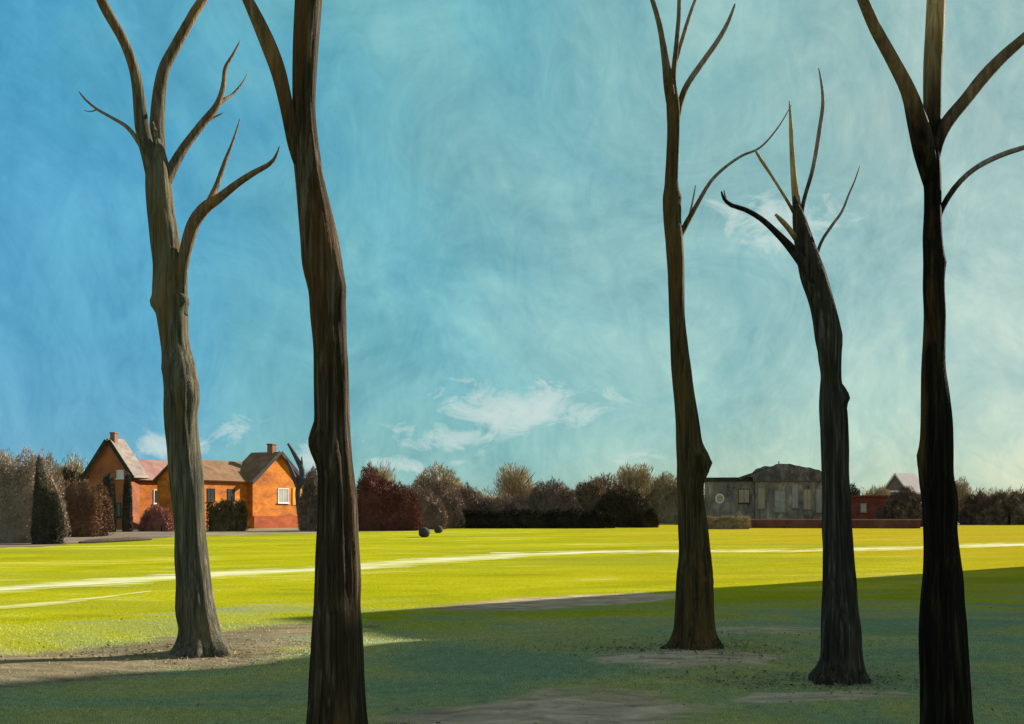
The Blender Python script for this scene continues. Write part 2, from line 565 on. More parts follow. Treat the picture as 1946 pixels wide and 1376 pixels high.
verge_m = wall_mat('dry verge', [(0.15, 0.115, 0.06), (0.21, 0.165, 0.09), (0.27, 0.22, 0.13)], 0.25, (1, 0.5, 1), 0.95, 0.6)
soil_m = wall_mat('dark bare soil', [(0.10, 0.075, 0.055), (0.16, 0.12, 0.085), (0.24, 0.17, 0.12)], 0.3, (0.5, 1, 1), 0.95, 0.6)
sheet('dry_verge', [(250, 1022), (330, 1021), (480, 1017), (600, 1014), (690, 1011), (800, 1009), (870, 1003), (1000, 999), (1280, 996), (1345, 1002), (1430, 1003), (1560, 1003), (1750, 1003), (1800, 998), (2100, 996)], 330, verge_m, 0.004, 3)
sheet('bare_soil', [(-260, 1050), (0, 1042), (120, 1036), (220, 1030), (300, 1023), (330, 1019)], 108, soil_m, 0.010, 8)

# ------------------------------------------------------------------ tubes for trunks and branches
def smooth_path(pts, rad, step):
    P, R = [], []
    n = len(pts)
    for i in range(n - 1):
        p0, p1, p2, p3 = pts[max(i - 1, 0)], pts[i], pts[i + 1], pts[min(i + 2, n - 1)]
        r0, r1, r2, r3 = rad[max(i - 1, 0)], rad[i], rad[i + 1], rad[min(i + 2, n - 1)]
        k = max(2, int((p2 - p1).length / step))
        for j in range(k):
            t = j / k
            h = lambda a, b_, c, d: 0.5 * ((2 * b_) + (c - a) * t + (2 * a - 5 * b_ + 4 * c - d) * t * t + (3 * b_ - a - 3 * c + d) * t ** 3)
            P.append(h(p0, p1, p2, p3))
            R.append(max(0.002, h(r0, r1, r2, r3)))
    P.append(pts[-1])
    R.append(rad[-1])
    return P, R


def tube(name, pts, rad, origin, mat, parent, step=0.07, seg=14, rough=0.06, seed=0.0, bumps=(), flare=0.0, cap=True):
    P, R = smooth_path(pts, rad, step)
    v, f = [], []
    ref = Vector((1, 0, 0))
    for i, p in enumerate(P):
        t = (P[min(i + 1, len(P) - 1)] - P[max(i - 1, 0)]).normalized()
        x = (ref - t * ref.dot(t))
        if x.length < 1e-4:
            x = Vector((0, 1, 0)) - t * t.y
        x.normalize()
        ref = x
        y = t.cross(x)
        for k in range(seg):
            a = 2 * math.pi * k / seg
            d = x * math.cos(a) + y * math.sin(a)
            q = Vector((math.cos(a) * 1.7, math.sin(a) * 1.7, p.z * 0.55 + seed))
            rr = R[i] * (1 + rough * 1.3 * noise.noise(q) + rough * noise.noise(Vector((math.cos(a) * 4, math.sin(a) * 4, p.z * 1.3 + seed))))
            rr *= 1 + rough * 0.7 * noise.noise(Vector((math.cos(a) * 9, math.sin(a) * 9, p.z * 2.2 + seed)))
            rr *= 1 + rough * 0.55 * (abs(noise.noise(Vector((math.cos(a) * 13, math.sin(a) * 13, p.z * 1.1 + seed)))) - 0.25)
            if flare:
                hz = max(0.0, p.z)
                rr *= 1 + flare * (0.9 * math.exp(-hz / 0.22) * (0.5 + 0.5 * math.cos(5 * a + seed)) + 0.9 * math.exp(-hz / 0.06) * max(0.0, math.cos(4 * a + 2 * seed)))
            w = p + d * rr
            for (bp, br, ba) in bumps:
                dist = (w - bp).length
                if dist < br:
                    kf = (1 - (dist / br) ** 2) ** 2
                    w = w + d * ba * kf * (0.95 + 0.6 * noise.noise(w * 9))
            v.append(w - origin)
        if i:
            for k in range(seg):
                a_, b_ = (i - 1) * seg + k, (i - 1) * seg + (k + 1) % seg
                f.append((a_, b_, b_ + seg, a_ + seg))
    if cap:
        for base, rev in ((0, True), ((len(P) - 1) * seg, False)):
            ring = list(range(base, base + seg))
            f.append(tuple(reversed(ring)) if rev else tuple(ring))
    me = mesh_py(name, v, f, True)
    at = me.attributes.new('along', 'FLOAT', 'POINT')
    at.data.foreach_set('value', [(i // seg) / max(1, len(P) - 1) for i in range(len(v))])
    return link(name, me, mat, parent)


MIXED = {}


def limb_bark(trunk_mat, limb_mat):
    k = (trunk_mat.name, limb_mat.name)
    if k not in MIXED:
        MIXED[k] = bark(k[0] + ' to ' + k[1], *BARKS[k[0]], outer=k[1])
    return MIXED[k]


def make_tree(name, label, d, edges, base_y, bk, limb_m, branches, knots=(), seed=0.0, lean=0.0, flare=0.5, twig_m=None):
    bx = 0.5 * (edges[0][1] + edges[0][2])
    base = W(bx, base_y, d)
    base.z = 0
    root = thing(name, label, 'tree', base, 0, 'bare trees at the edge of the field')
    scl = d / F
    pts, rad = [], []
    for (y, l, r) in edges:
        p = W(0.5 * (l + r), y, d)
        p.y += lean * p.z
        pts.append(p)
        rad.append(0.5 * (r - l) * scl * (p.y / d))
    if pts[0].z > -0.2:
        q = Vector(pts[0])
        q.z = -0.25
        pts.insert(0, q)
        rad.insert(0, rad[0] * 1.05)
    dv = (pts[-1] - pts[-2]).normalized()
    for k_, q_ in ((0.62, 1.0), (0.12, 1.5)):
        rad.append(rad[len(edges)] * k_ if len(rad) > len(edges) else rad[-1] * k_)
        pts.append(pts[-1] + dv * rad[len(edges) - 1] * q_)
    bumps = [(W(kx, ky, d + kd), kr * scl, ka * scl) for (kx, ky, kd, kr, ka) in knots]
    tube('trunk', pts, rad, base, bk, root, 0.05, 72, 0.062, seed, bumps, flare)
    for i, br in enumerate(branches):
        dy = br.get('dy', 0.0)
        bp, rr = [], []
        npt = len(br['p'])
        for j, (x, y, w) in enumerate(br['p']):
            dd = d + lean * max(0, CH + (HY - y) * scl) + dy * j / max(1, npt - 1)
            bp.append(W(x, y, dd))
            rr.append(0.5 * w * dd / F)
        if len(bp) > 1 and br.get('ext'):
            e = br['ext']
            dv = (bp[-1] - bp[-2]).normalized()
            for q in range(1, 4):
                bp.append(bp[-1] + (dv + Vector((random.uniform(-.3, .3), random.uniform(-.3, .3), 0.25))).normalized() * e / 3)
                rr.append(rr[-1] * (0.72 if q < 3 else 0.25))
        mt = limb_bark(bk, br.get('m', limb_m))
        tm = twig_m or br.get('m', limb_m)
        o = tube('branch', bp, rr, base, mt, root, 0.06, 14 if rr[0] > 0.05 else 9, 0.07, seed + 3.1 * i)
        for tw in br.get('twigs', ()):
            tp, tr = [], []
            for j, (x, y, w) in enumerate(tw):
                dd = d + lean * max(0, CH + (HY - y) * scl) + dy * 0.6 + 0.12 * j
                tp.append(W(x, y, dd))
                tr.append(0.5 * w * dd / F)
            tube('twig', tp, tr, base, tm, o, 0.06, 8, 0.07, seed + 7 + i)
    return root


brown_limb = bark('brown limb bark', (0.09, 0.058, 0.034), (0.17, 0.108, 0.064), (0.29, 0.20, 0.125), (0.27, 0.16, 0.06), 0.8, 0.4)
grey_limb = bark('grey twig bark', (0.15, 0.122, 0.10), (0.24, 0.195, 0.16), (0.36, 0.31, 0.26), (0.28, 0.19, 0.11), 0.3, 0.4)
black_limb = bark('black limb bark', (0.008, 0.008, 0.007), (0.02, 0.018, 0.015), (0.06, 0.05, 0.04), (0.08, 0.05, 0.025), 0.2, 0.1)
ochre_limb = bark('ochre dead limb bark', (0.26, 0.155, 0.06), (0.44, 0.29, 0.13), (0.6, 0.48, 0.28), (0.5, 0.29, 0.10), 0.8, 0.6)
bark1 = bark('olive grey bark', (0.042, 0.037, 0.026), (0.095, 0.085, 0.058), (0.20, 0.18, 0.12), (0.16, 0.105, 0.036), 0.4, 0.6)
bark2 = bark('dark brown bark', (0.018, 0.0135, 0.008), (0.052, 0.037, 0.021), (0.17, 0.14, 0.105), (0.12, 0.06, 0.02), 0.6, 0.35)
bark3 = bark('umber bark', (0.022, 0.016, 0.009), (0.06, 0.042, 0.02), (0.13, 0.10, 0.052), (0.13, 0.078, 0.025), 0.75, 0.2)
bark4 = bark('charcoal bark', (0.018, 0.0155, 0.012), (0.042, 0.036, 0.028), (0.13, 0.115, 0.09), (0.06, 0.045, 0.018), 0.2, 0.45)
bark5 = bark('near black bark', (0.006, 0.005, 0.003), (0.014, 0.0105, 0.007), (0.05, 0.036, 0.018), (0.20, 0.095, 0.024), 0.25, 0.1)

E1 = [(1240, 338, 428), (1200, 342, 416), (1150, 337, 406), (1100, 335, 400), (1050, 333, 393), (1000, 332, 388), (950, 328, 386), (900, 323, 384),
      (850, 318, 378), (800, 313, 375), (750, 313, 375), (700, 311, 370), (650, 305, 358), (600, 298, 356), (560, 290, 350), (500, 291, 343),
      (450, 286, 338), (400, 280, 330), (350, 277, 325), (318, 278, 321), (285, 280, 312)]
make_tree('bare_tree', 'olive grey bare tree forking into many limbs, rooted in bare soil, leftmost of the five', G(385, 1236).y, E1, 1236, bark1, brown_limb, [
    dict(p=[(292, 345, 26), (284, 300, 28), (270, 240, 26), (259, 150, 21), (238, 85, 19), (203, 20, 20), (180, -25, 17)], dy=-0.5, ext=2.5),
    dict(p=[(303, 350, 26), (299, 300, 30), (299, 220, 27), (309, 140, 22), (332, 90, 20), (365, 30, 18), (392, -20, 16)], dy=0.5, ext=2.5),
    dict(p=[(312, 350, 24), (328, 318, 21), (350, 280, 17), (382, 238, 15), (412, 200, 12), (424, 165, 9), (428, 130, 7), (442, 105, 5), (456, 78, 2)], dy=0.6,
         twigs=[[(412, 200, 8), (428, 188, 7), (441, 180, 5), (460, 158, 3), (470, 140, 1.5)], [(380, 242, 6), (398, 228, 5), (425, 214, 2)]]),
    dict(p=[(300, 330, 16), (275, 288, 10), (245, 245, 8), (215, 225, 6), (185, 208, 5), (163, 190, 4), (150, 174, 2)], dy=-0.5, m=grey_limb,
         twigs=[[(185, 208, 3.5), (172, 212, 2.5), (160, 210, 1.5)]]),
    dict(p=[(345, 600, 26), (344, 540, 26), (350, 490, 23), (366, 430, 25), (388, 397, 23), (416, 377, 17), (450, 350, 13), (480, 330, 11), (512, 312, 8), (524, 297, 5), (531, 278, 2)], dy=-0.35,
         twigs=[
                [(394, 394, 16), (402, 376, 14), (413, 350, 11), (428, 306, 8), (442, 270, 5), (456, 226, 2)]]),
], knots=[(352, 570, -0.05, 22, 10), (295, 575, -0.1, 20, 7), (366, 740, -0.15, 60, 6), (325, 700, -0.2, 50, 5), (345, 1150, -0.2, 50, 5)], seed=1.3, flare=0.42)

E2 = [(1462, 566, 712), (1420, 575, 702), (1376, 582, 697), (1300, 588, 692), (1250, 592, 690), (1200, 593, 688), (1150, 597, 685), (1100, 598, 686), (1050, 600, 683),
      (1000, 603, 680), (950, 604, 678), (900, 604, 672), (860, 598, 668), (800, 598, 664), (700, 597, 662), (650, 595, 659), (600, 590, 658),
      (550, 586, 656), (500, 574, 651), (450, 570, 642), (400, 567, 630), (350, 563, 618), (280, 556, 606), (200, 555, 599), (100, 556, 602), (0, 560, 610), (-90, 562, 610), (-200, 572, 606), (-330, 590, 610)]
make_tree('bare_tree', 'tall dark brown bare tree with pale streaks and one limb slanting left', G(640, 1462).y, E2, 1462, bark2, brown_limb, [
    dict(p=[(580, 330, 30), (562, 275, 32), (545, 205, 27), (530, 140, 29), (512, 90, 30), (490, 40, 26), (468, -5, 20), (450, -40, 18)], dy=-0.3, ext=1.5),
    dict(p=[(595, -120, 22), (625, -190, 20), (660, -280, 14)], dy=0.3, ext=1.2),
], knots=[(592, 840, -0.05, 46, 13), (655, 540, -0.1, 42, 7), (640, 880, -0.2, 60, 5), (622, 640, -0.17, 50, 5), (640, 1180, -0.2, 60, 5)], seed=5.7, flare=0.35)

E3 = [(1228, 1280, 1362), (1200, 1283, 1357), (1150, 1286, 1355), (1100, 1288, 1352), (1050, 1291, 1350), (1000, 1290, 1345), (950, 1289, 1338), (920, 1287, 1338),
      (880, 1287, 1341), (850, 1286, 1336), (800, 1284, 1328), (750, 1280, 1320), (700, 1275, 1313), (650, 1273, 1306), (600, 1271, 1301), (550, 1270, 1300),
      (500, 1268, 1300), (450, 1264, 1297), (400, 1261, 1293), (350, 1263, 1289), (300, 1266, 1290), (250, 1268, 1292), (200, 1266, 1291), (165, 1264, 1285)]
make_tree('bare_tree', 'straight umber bare tree with a knob and thin limbs fanning at its top', G(1320, 1228).y, E3, 1228, bark3, grey_limb, [
    dict(p=[(1278, 215, 18), (1271, 165, 20), (1264, 110, 15), (1254, 50, 11), (1240, 0, 9), (1225, -40, 7)], dy=-0.4, ext=2.0),
    dict(p=[(1280, 190, 14), (1280, 140, 10), (1285, 90, 9), (1290, 30, 8), (1292, -30, 7)], dy=0.3, ext=2.0,
         twigs=[[(1282, 125, 8), (1298, 70, 8), (1312, 25, 7), (1330, -25, 5), (1345, -80, 2)]]),
    dict(p=[(1284, 235, 12), (1294, 190, 12), (1308, 158, 12), (1340, 112, 11), (1366, 75, 10), (1384, 42, 8), (1397, 8, 4)], dy=0.5),
    dict(p=[(1288, 455, 12), (1304, 425, 11), (1322, 393, 9), (1350, 346, 7), (1378, 318, 6), (1410, 296, 5), (1445, 280, 4), (1478, 243, 3), (1504, 200, 1.5)], dy=0.6,
         twigs=[[(1310, 412, 5), (1316, 385, 4), (1322, 352, 2)]]),
], knots=[(1345, 878, -0.02, 44, 12), (1333, 1100, -0.25, 70, 5), (1287, 380, 0.0, 40, 4)], seed=9.1, flare=0.35)

E4 = [(1288, 1553, 1638), (1250, 1560, 1635), (1200, 1562, 1633), (1150, 1563, 1628), (1100, 1565, 1626), (1050, 1565, 1622), (1000, 1563, 1618), (950, 1563, 1616),
      (900, 1562, 1612), (850, 1560, 1612), (800, 1558, 1610), (760, 1557, 1605), (730, 1559, 1599), (700, 1561, 1598), (650, 1552, 1596), (600, 1545, 1590),
      (560, 1535, 1580), (520, 1521, 1568), (480, 1513, 1553), (440, 1508, 1539), (410, 1506, 1528)]
make_tree('bare_tree', 'charcoal bare tree bending left, with pale broken tip and one crooked limb', G(1596, 1288).y, E4, 1288, bark4, grey_limb, [
    dict(p=[(1525, 470, 26), (1518, 430, 21), (1515, 400, 17), (1509, 345, 12), (1505, 290, 9), (1503, 240, 7), (1500, 192, 2)], dy=0.2, m=ochre_limb),
    dict(p=[(1556, 560, 24), (1536, 515, 23), (1505, 474, 17), (1475, 442, 12), (1445, 415, 10), (1415, 398, 9), (1390, 390, 8), (1376, 378, 6), (1371, 364, 3)], dy=-0.4, m=black_limb,
         twigs=[[(1388, 389, 5), (1380, 380, 4), (1376, 362, 2)]]),
    dict(p=[(1520, 430, 9), (1528, 380, 8), (1545, 320, 8), (1557, 250, 8), (1564, 200, 7), (1562, 165, 5), (1556, 130, 2)], dy=0.5),
    dict(p=[(1545, 510, 8), (1560, 462, 6), (1580, 430, 6), (1600, 402, 5), (1613, 370, 4), (1625, 342, 3), (1634, 315, 1.5)], dy=0.4),
    dict(p=[(1515, 415, 8), (1498, 385, 6), (1470, 340, 5), (1447, 305, 6), (1434, 284, 3)], dy=-0.2, m=ochre_limb),
    dict(p=[(1518, 460, 12), (1500, 436, 10), (1486, 420, 9), (1474, 408, 5)], dy=-0.2, m=ochre_limb),
], knots=[(1603, 752, -0.02, 26, 9), (1568, 690, -0.1, 40, 4), (1600, 640, -0.05, 60, 4), (1600, 1200, -0.2, 60, 4)], seed=13.9, flare=0.3)

E5 = [(1452, 1738, 1858), (1420, 1746, 1848), (1376, 1750, 1843), (1300, 1750, 1840), (1200, 1748, 1833), (1150, 1750, 1828), (1100, 1754, 1826), (1050, 1757, 1820), (1000, 1756, 1815),
      (950, 1754, 1815), (900, 1748, 1809), (850, 1750, 1809), (800, 1752, 1808), (750, 1752, 1803), (700, 1752, 1796), (650, 1755, 1795), (600, 1757, 1796),
      (550, 1755, 1794), (500, 1756, 1794), (450, 1755, 1790), (400, 1757, 1788), (350, 1756, 1788), (310, 1748, 1786), (280, 1748, 1782)]
make_tree('bare_tree', 'near black bare tree splitting into three thick limbs, rightmost of the five', G(1796, 1452).y, E5, 1452, bark5, brown_limb, [
    dict(p=[(1770, 350, 30), (1758, 290, 41), (1743, 228, 38), (1726, 172, 29), (1692, 106, 24), (1664, 55, 22), (1642, 5, 20), (1622, -45, 17), (1600, -120, 11), (1590, -190, 5)], dy=-0.3),
    dict(p=[(1771, 345, 26), (1772, 260, 30), (1772, 150, 34), (1777, 50, 35), (1780, -20, 33), (1782, -110, 26), (1786, -220, 16), (1780, -330, 5)], dy=0.35, m=ochre_limb),
    dict(p=[(1768, 335, 24), (1780, 275, 25), (1800, 232, 26), (1836, 188, 24), (1870, 145, 24), (1905, 108, 22), (1946, 72, 19), (1990, 30, 15), (2040, -30, 8)], dy=0.1),
    dict(p=[(1778, 425, 12), (1792, 392, 11), (1812, 360, 11), (1838, 332, 10), (1870, 310, 10), (1910, 292, 10), (1950, 279, 9), (2000, 262, 5)], dy=0.3, m=grey_limb),
], knots=[(1742, 868, -0.03, 36, 12), (1738, 905, -0.05, 26, 6), (1795, 500, 0.0, 26, 4), (1810, 960, -0.05, 50, 4)], seed=21.4, flare=0.3, twig_m=brown_limb)

# shade leaves added round the trunks in place of their cast shadows
lx, ly = [], []
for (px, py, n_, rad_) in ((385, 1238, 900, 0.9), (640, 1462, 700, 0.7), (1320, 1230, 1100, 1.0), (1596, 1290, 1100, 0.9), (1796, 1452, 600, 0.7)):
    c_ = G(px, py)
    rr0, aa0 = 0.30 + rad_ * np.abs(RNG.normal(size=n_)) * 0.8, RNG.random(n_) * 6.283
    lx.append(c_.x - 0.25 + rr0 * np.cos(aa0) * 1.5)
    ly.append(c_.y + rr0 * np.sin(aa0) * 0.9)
n_ = 500
ly.append(8 + 14 * RNG.random(n_))
lx.append((RNG.random(n_) * 2 - 1) * 0.5 * ly[-1])
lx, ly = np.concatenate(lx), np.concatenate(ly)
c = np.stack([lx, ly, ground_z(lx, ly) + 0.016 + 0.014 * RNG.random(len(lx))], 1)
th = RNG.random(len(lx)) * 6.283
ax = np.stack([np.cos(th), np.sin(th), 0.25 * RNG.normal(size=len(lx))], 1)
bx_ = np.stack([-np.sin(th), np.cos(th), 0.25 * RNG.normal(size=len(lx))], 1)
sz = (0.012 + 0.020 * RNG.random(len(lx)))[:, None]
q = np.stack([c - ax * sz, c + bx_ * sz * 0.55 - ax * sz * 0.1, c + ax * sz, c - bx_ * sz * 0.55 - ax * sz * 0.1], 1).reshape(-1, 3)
m, nt, b = newmat('shade leaves')
g = N(nt, 'ShaderNodeNewGeometry').outputs['Position']
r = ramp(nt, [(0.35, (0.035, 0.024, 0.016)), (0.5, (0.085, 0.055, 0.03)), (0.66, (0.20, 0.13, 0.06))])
nt.links.new(noise_tex(nt, g, 11.0, 2), r.inputs[0])
nt.links.new(r.outputs[0], b.inputs['Base Color'])
b.inputs['Roughness'].default_value = 0.8
tag(link('shade_leaves', mesh_np('shade_leaves', q, np.arange(len(q)), 4), m), 'brown shade leaves added on the turf round the trunks in place of cast shadows', 'leaves', kind='stuff')

# ------------------------------------------------------------------ shrubs and far trees
def fbm(x, y, z, ph):
    return (0.5 * np.sin(1.7 * x + 0.9 * z + ph) * np.sin(1.3 * y - 0.7 * x + 2 * ph) + 0.3 * np.sin(3.9 * x - 2.1 * z + 1.3 * ph) * np.sin(3.1 * y + 2.7 * z)
            + 0.2 * np.sin(8.3 * x + 5.1 * y + ph) * np.sin(7.7 * z - 3.3 * x + ph))


PROFILE = {
    'dome': lambda u: np.clip(1 - np.abs(u) ** 2.4, 0, 1) ** 0.5,
    'flat': lambda u: np.clip(1 - np.abs(u) ** 10, 0, 1) ** 0.45,
    'wedge': lambda u: np.clip(1 - np.abs(u) ** 6, 0, 1) ** 0.5 * (0.74 + 0.30 * np.exp(-((u + 0.62) / 0.30) ** 2) - 0.12 * (u + 0.3)),
    'cone': lambda u: np.clip(1.02 - np.abs(u), 0, 1) ** 0.85,
    'column': lambda u: np.clip(1 - np.abs(u) ** 5, 0, 1) ** 0.6,
}


def leaves(q, a, la, lb, rg):
    t = rg.normal(size=q.shape)
    b_ = np.cross(a, t)
    b_ /= (np.linalg.norm(b_, axis=1)[:, None] + 1e-9)
    r = np.stack([q - a * la[:, None], q + b_ * lb[:, None], q + a * la[:, None], q - b_ * lb[:, None]], 1).reshape(-1, 3)
    r[:, 2] = np.maximum(r[:, 2], 0.0)
    return r


def unit(v):
    return v / (np.linalg.norm(v, axis=1)[:, None] + 1e-9)


def mass(name, origin, hw, dp, h, shape, n, size, mat, parent, twig, seed, fringe=1.0):
    """one shrub's foliage: leaf faces and thin twigs filling a volume with an uneven top, over a rough inner core"""
    rg = np.random.default_rng(seed)
    pf = PROFILE[shape]
    ph = rg.random() * 20

    def top(x, y):
        u, v = x / hw, y / (dp / 2)
        w = 1 + 0.22 * fbm(x * 1.1, y * 1.1, 0 * x, ph) + 0.10 * fbm(x * 3.1, y * 3.1, 0 * x, ph + 3)
        return h * pf(np.clip(u * (1 + 0.08 * np.sin(5 * v + ph)), -1, 1)) * np.clip(1 - np.abs(v) ** 3, 0, 1) ** 0.45 * w * 0.97
    # leaves: most near the outside, some inside
    x = rg.random(n) * 2 - 1
    x = np.where(rg.random(n) < 0.25, np.sign(x) * np.abs(x) ** 0.2, x) * hw
    y = (rg.random(n) * 2 - 1) * dp / 2
    y = np.where(rg.random(n) < 0.5, -np.abs(y) ** 0.7 * (dp / 2) ** 0.3, y)
    T = top(x, y)
    z = T * (1 - (1 - rg.random(n) ** 0.75) * rg.random(n) ** 0.35)
    z = T * np.where(rg.random(n) < 0.5, rg.random(n), 1 - 0.22 * rg.random(n) ** 1.5)
    keep = T > 0.12 * h
    x, y, z = x[keep], y[keep], z[keep]
    m = len(x)
    c = np.stack([x, y, z], 1)
    out = unit(np.stack([x / hw, y / dp, (z / h) ** 2], 1))
    isT = rg.random(m) < twig
    a = unit(rg.normal(size=(m, 3)))
    a[isT] = unit(out + np.array([0, 0, 0.5]) + 0.5 * rg.normal(size=(m, 3)))[isT]
    s = size * (0.55 + 0.9 * rg.random(m))
    V = [leaves(c, a, np.where(isT, s * 2.4, s * 0.62), np.where(isT, s * 0.12, s * 0.42), rg)]
    # fringe of fine shoots standing out of the outline
    k = int(n * 0.30 * fringe)
    x = (rg.random(k) * 2 - 1) * hw
    y = (rg.random(k) * 2 - 1) * dp / 2
    T = top(x, y)
    ok = T > 0.1 * h
    x, y, T = x[ok], y[ok], T[ok]
    k = len(x)
    c = np.stack([x, y, T * (0.97 + 0.04 * rg.random(k))], 1)
    a = unit(np.stack([x / hw * 0.7, y / dp, 0.9 + 0 * x], 1) + 0.35 * rg.normal(size=(k, 3)))
    s = size * (0.5 + rg.random(k))
    V.append(leaves(c, a, s * 1.5, s * 0.13, rg))
    q = np.concatenate(V)
    f = np.arange(len(q))
    # rough core
    nu, nv = 26, 9
    U, Vv = np.meshgrid(np.linspace(-0.84, 0.84, nu), np.linspace(-0.78, 0.78, nv))
    X, Y = (U * hw).ravel(), (Vv * dp / 2).ravel()
    Z = np.maximum(top(X, Y) * 0.80 * (1 + 0.08 * rg.normal(size=X.shape)) - 0.05, 0.0)
    X = X + 0.03 * hw * rg.normal(size=X.shape)
    off = len(q)
    P = np.stack([X, Y, Z], 1)
    g0 = []
    for j in range(nv - 1):
        for i in range(nu - 1):
            g0 += [off + j * nu + i, off + j * nu + i + 1, off + (j + 1) * nu + i + 1, off + (j + 1) * nu + i]
    # skirt down to the ground along the front and the back
    o2 = off + len(P)
    rows = np.concatenate([P[:nu], P[-nu:]]).copy()
    rows[:, 2] = 0
    for i in range(nu - 1):
        g0 += [o2 + i, o2 + i + 1, off + i + 1, off + i]
        k0 = off + (nv - 1) * nu
        g0 += [k0 + i, k0 + i + 1, o2 + nu + i + 1, o2 + nu + i]
    q = np.concatenate([q, P, rows])
    f = np.concatenate([f, np.array(g0)])
    return link(name, mesh_np(name, q, f, 4), mat, parent)


def twig_crown(name, hw, dp, h, n, size, mat, parent, seed, low=0.16):
    """bare crown: fine twigs growing outward and up in clumps through a lumpy volume"""
    rg = np.random.default_rng(seed)
    m = 18
    d = unit(rg.normal(size=(m, 3)))
    rad = 0.85 * rg.random(m) ** 0.4
    cc = d * rad[:, None] * np.array([hw * 0.85, dp * 0.42, h * (1 - low) * 0.42]) + np.array([0, 0, h * (low + (1 - low) * 0.52)])
    idx = rg.integers(0, m, n)
    rr = rg.random(n) ** 0.5
    sz = np.array([hw * 0.42, dp * 0.25, h * 0.20])
    c = cc[idx] + unit(rg.normal(size=(n, 3))) * rr[:, None] * sz * (0.7 + 0.6 * rg.random(m)[idx])[:, None]
    c = c[c[:, 2] < h * 1.03]
    c = c[c[:, 2] > 0.05]
    a = unit(unit(c - np.array([0, 0, h * low * 0.8])) + np.array([0, 0, 0.25]) + 0.45 * rg.normal(size=c.shape))
    s = size * (0.5 + rg.random(len(c)))
    q = leaves(c, a, s * 1.7, s * 0.15, rg)
    return link(name, mesh_np(name, q, np.arange(len(q)), 4), mat, parent)


stem_m = bark('shrub stem bark', (0.03, 0.025, 0.02), (0.06, 0.048, 0.036), (0.12, 0.10, 0.08), (0.08, 0.055, 0.03), 0.4, 0.3)
BN = [0]


def bush(name, cat, label, x0, x1, top, base_d, mat, shape='dome', n=2600, twig=0.25, size=None, group=None, depth=None, lift=0.0, core=True, part='foliage'):
    """x0, x1: how wide it stands (photo pixels), top: its top; the base stands on the ground base_d metres off"""
    BN[0] += 1
    sd_ = BN[0]
    rg = random.Random(sd_)
    sc_ = base_d / F
    w = (x1 - x0) * sc_
    h = CH + (HY - top) * sc_
    cx = (0.5 * (x0 + x1) - CX) * sc_
    base = Vector((cx, base_d, 0))
    root = thing(name, label, cat, base, 0, group)
    dp = depth if depth else min(w * 0.8, 5.0)
    hw = w / 2
    sz = size if size else max(0.12, 2.6 * sc_)
    if shape == 'crown':
        twig_crown('crown', hw, dp, h, n * 2, sz, mat, root, sd_)
    else:
        mass('crown' if cat == 'tree' else part, base, hw, dp, h, shape, int(n * 2.2), sz, mat, root, twig, sd_)
    # stem with a few limbs inside the leaves
    top_h = h * (0.62 if shape != 'column' else 0.85)
    r0 = max(0.05, 0.028 * h)
    tube('trunk' if cat == 'tree' else 'stem', [Vector((0, 0, -0.1)), Vector((0.04 * h * rg.uniform(-1, 1), 0, top_h * 0.5)), Vector((0.06 * h * rg.uniform(-1, 1), 0, top_h))], [r0 * 1.2, r0, r0 * 0.4], Vector((0, 0, 0)), stem_m, root, 0.5, 8, 0.06, sd_)
    if shape == 'crown':
        for i in range(7):
            a = rg.uniform(0, 6.28)
            z0 = h * rg.uniform(0.22, 0.5)
            e = Vector((math.cos(a) * hw * rg.uniform(.4, .8), math.sin(a) * dp * 0.35, h * rg.uniform(.6, .92)))
            md = Vector((e.x * 0.4, e.y * 0.4, z0 + (e.z - z0) * 0.55))
            tube('branch', [Vector((0, 0, z0)), md, e], [r0 * 0.5, r0 * 0.35, r0 * 0.1], Vector((0, 0, 0)), stem_m, root, 0.6, 6, 0.08, sd_ + i)
    return root


taupe = foliage_mat('taupe bare twigs', [(0.23, 0.18, 0.14), (0.32, 0.25, 0.20), (0.40, 0.315, 0.25)])
olive_tan = foliage_mat('olive tan twigs', [(0.23, 0.19, 0.115), (0.32, 0.27, 0.165), (0.40, 0.34, 0.22)])
tan = foliage_mat('tan twigs', [(0.27, 0.20, 0.115), (0.37, 0.28, 0.165), (0.45, 0.36, 0.22)])
dark_green = foliage_mat('dark grey green needles', [(0.05, 0.046, 0.038), (0.075, 0.07, 0.056), (0.105, 0.097, 0.08)])
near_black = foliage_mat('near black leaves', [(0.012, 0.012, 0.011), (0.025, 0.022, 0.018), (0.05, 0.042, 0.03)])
maroon = foliage_mat('maroon twigs', [(0.095, 0.034, 0.03), (0.14, 0.052, 0.044), (0.20, 0.085, 0.065)])
brown = foliage_mat('grey brown twigs', [(0.13, 0.092, 0.075), (0.20, 0.14, 0.112), (0.28, 0.20, 0.155)])
red_brown = foliage_mat('red brown twigs', [(0.12, 0.068, 0.045), (0.18, 0.10, 0.06), (0.24, 0.145, 0.09)])
olive_brown = foliage_mat('olive brown twigs', [(0.06, 0.045, 0.02), (0.11, 0.085, 0.04), (0.18, 0.14, 0.075)])
dark_brown = foliage_mat('dark brown leaves', [(0.03, 0.024, 0.016), (0.055, 0.042, 0.026), (0.09, 0.07, 0.045)])
slate = foliage_mat('slate leaves', [(0.05, 0.05, 0.055), (0.08, 0.08, 0.085), (0.13, 0.125, 0.12)])
speck = foliage_mat('mottled brown leaves', [(0.05, 0.037, 0.03), (0.10, 0.07, 0.05), (0.24, 0.195, 0.155)], 1.2)

GL = 'shrubs along the far edge of the field'
GT = 'bare trees beyond the field'
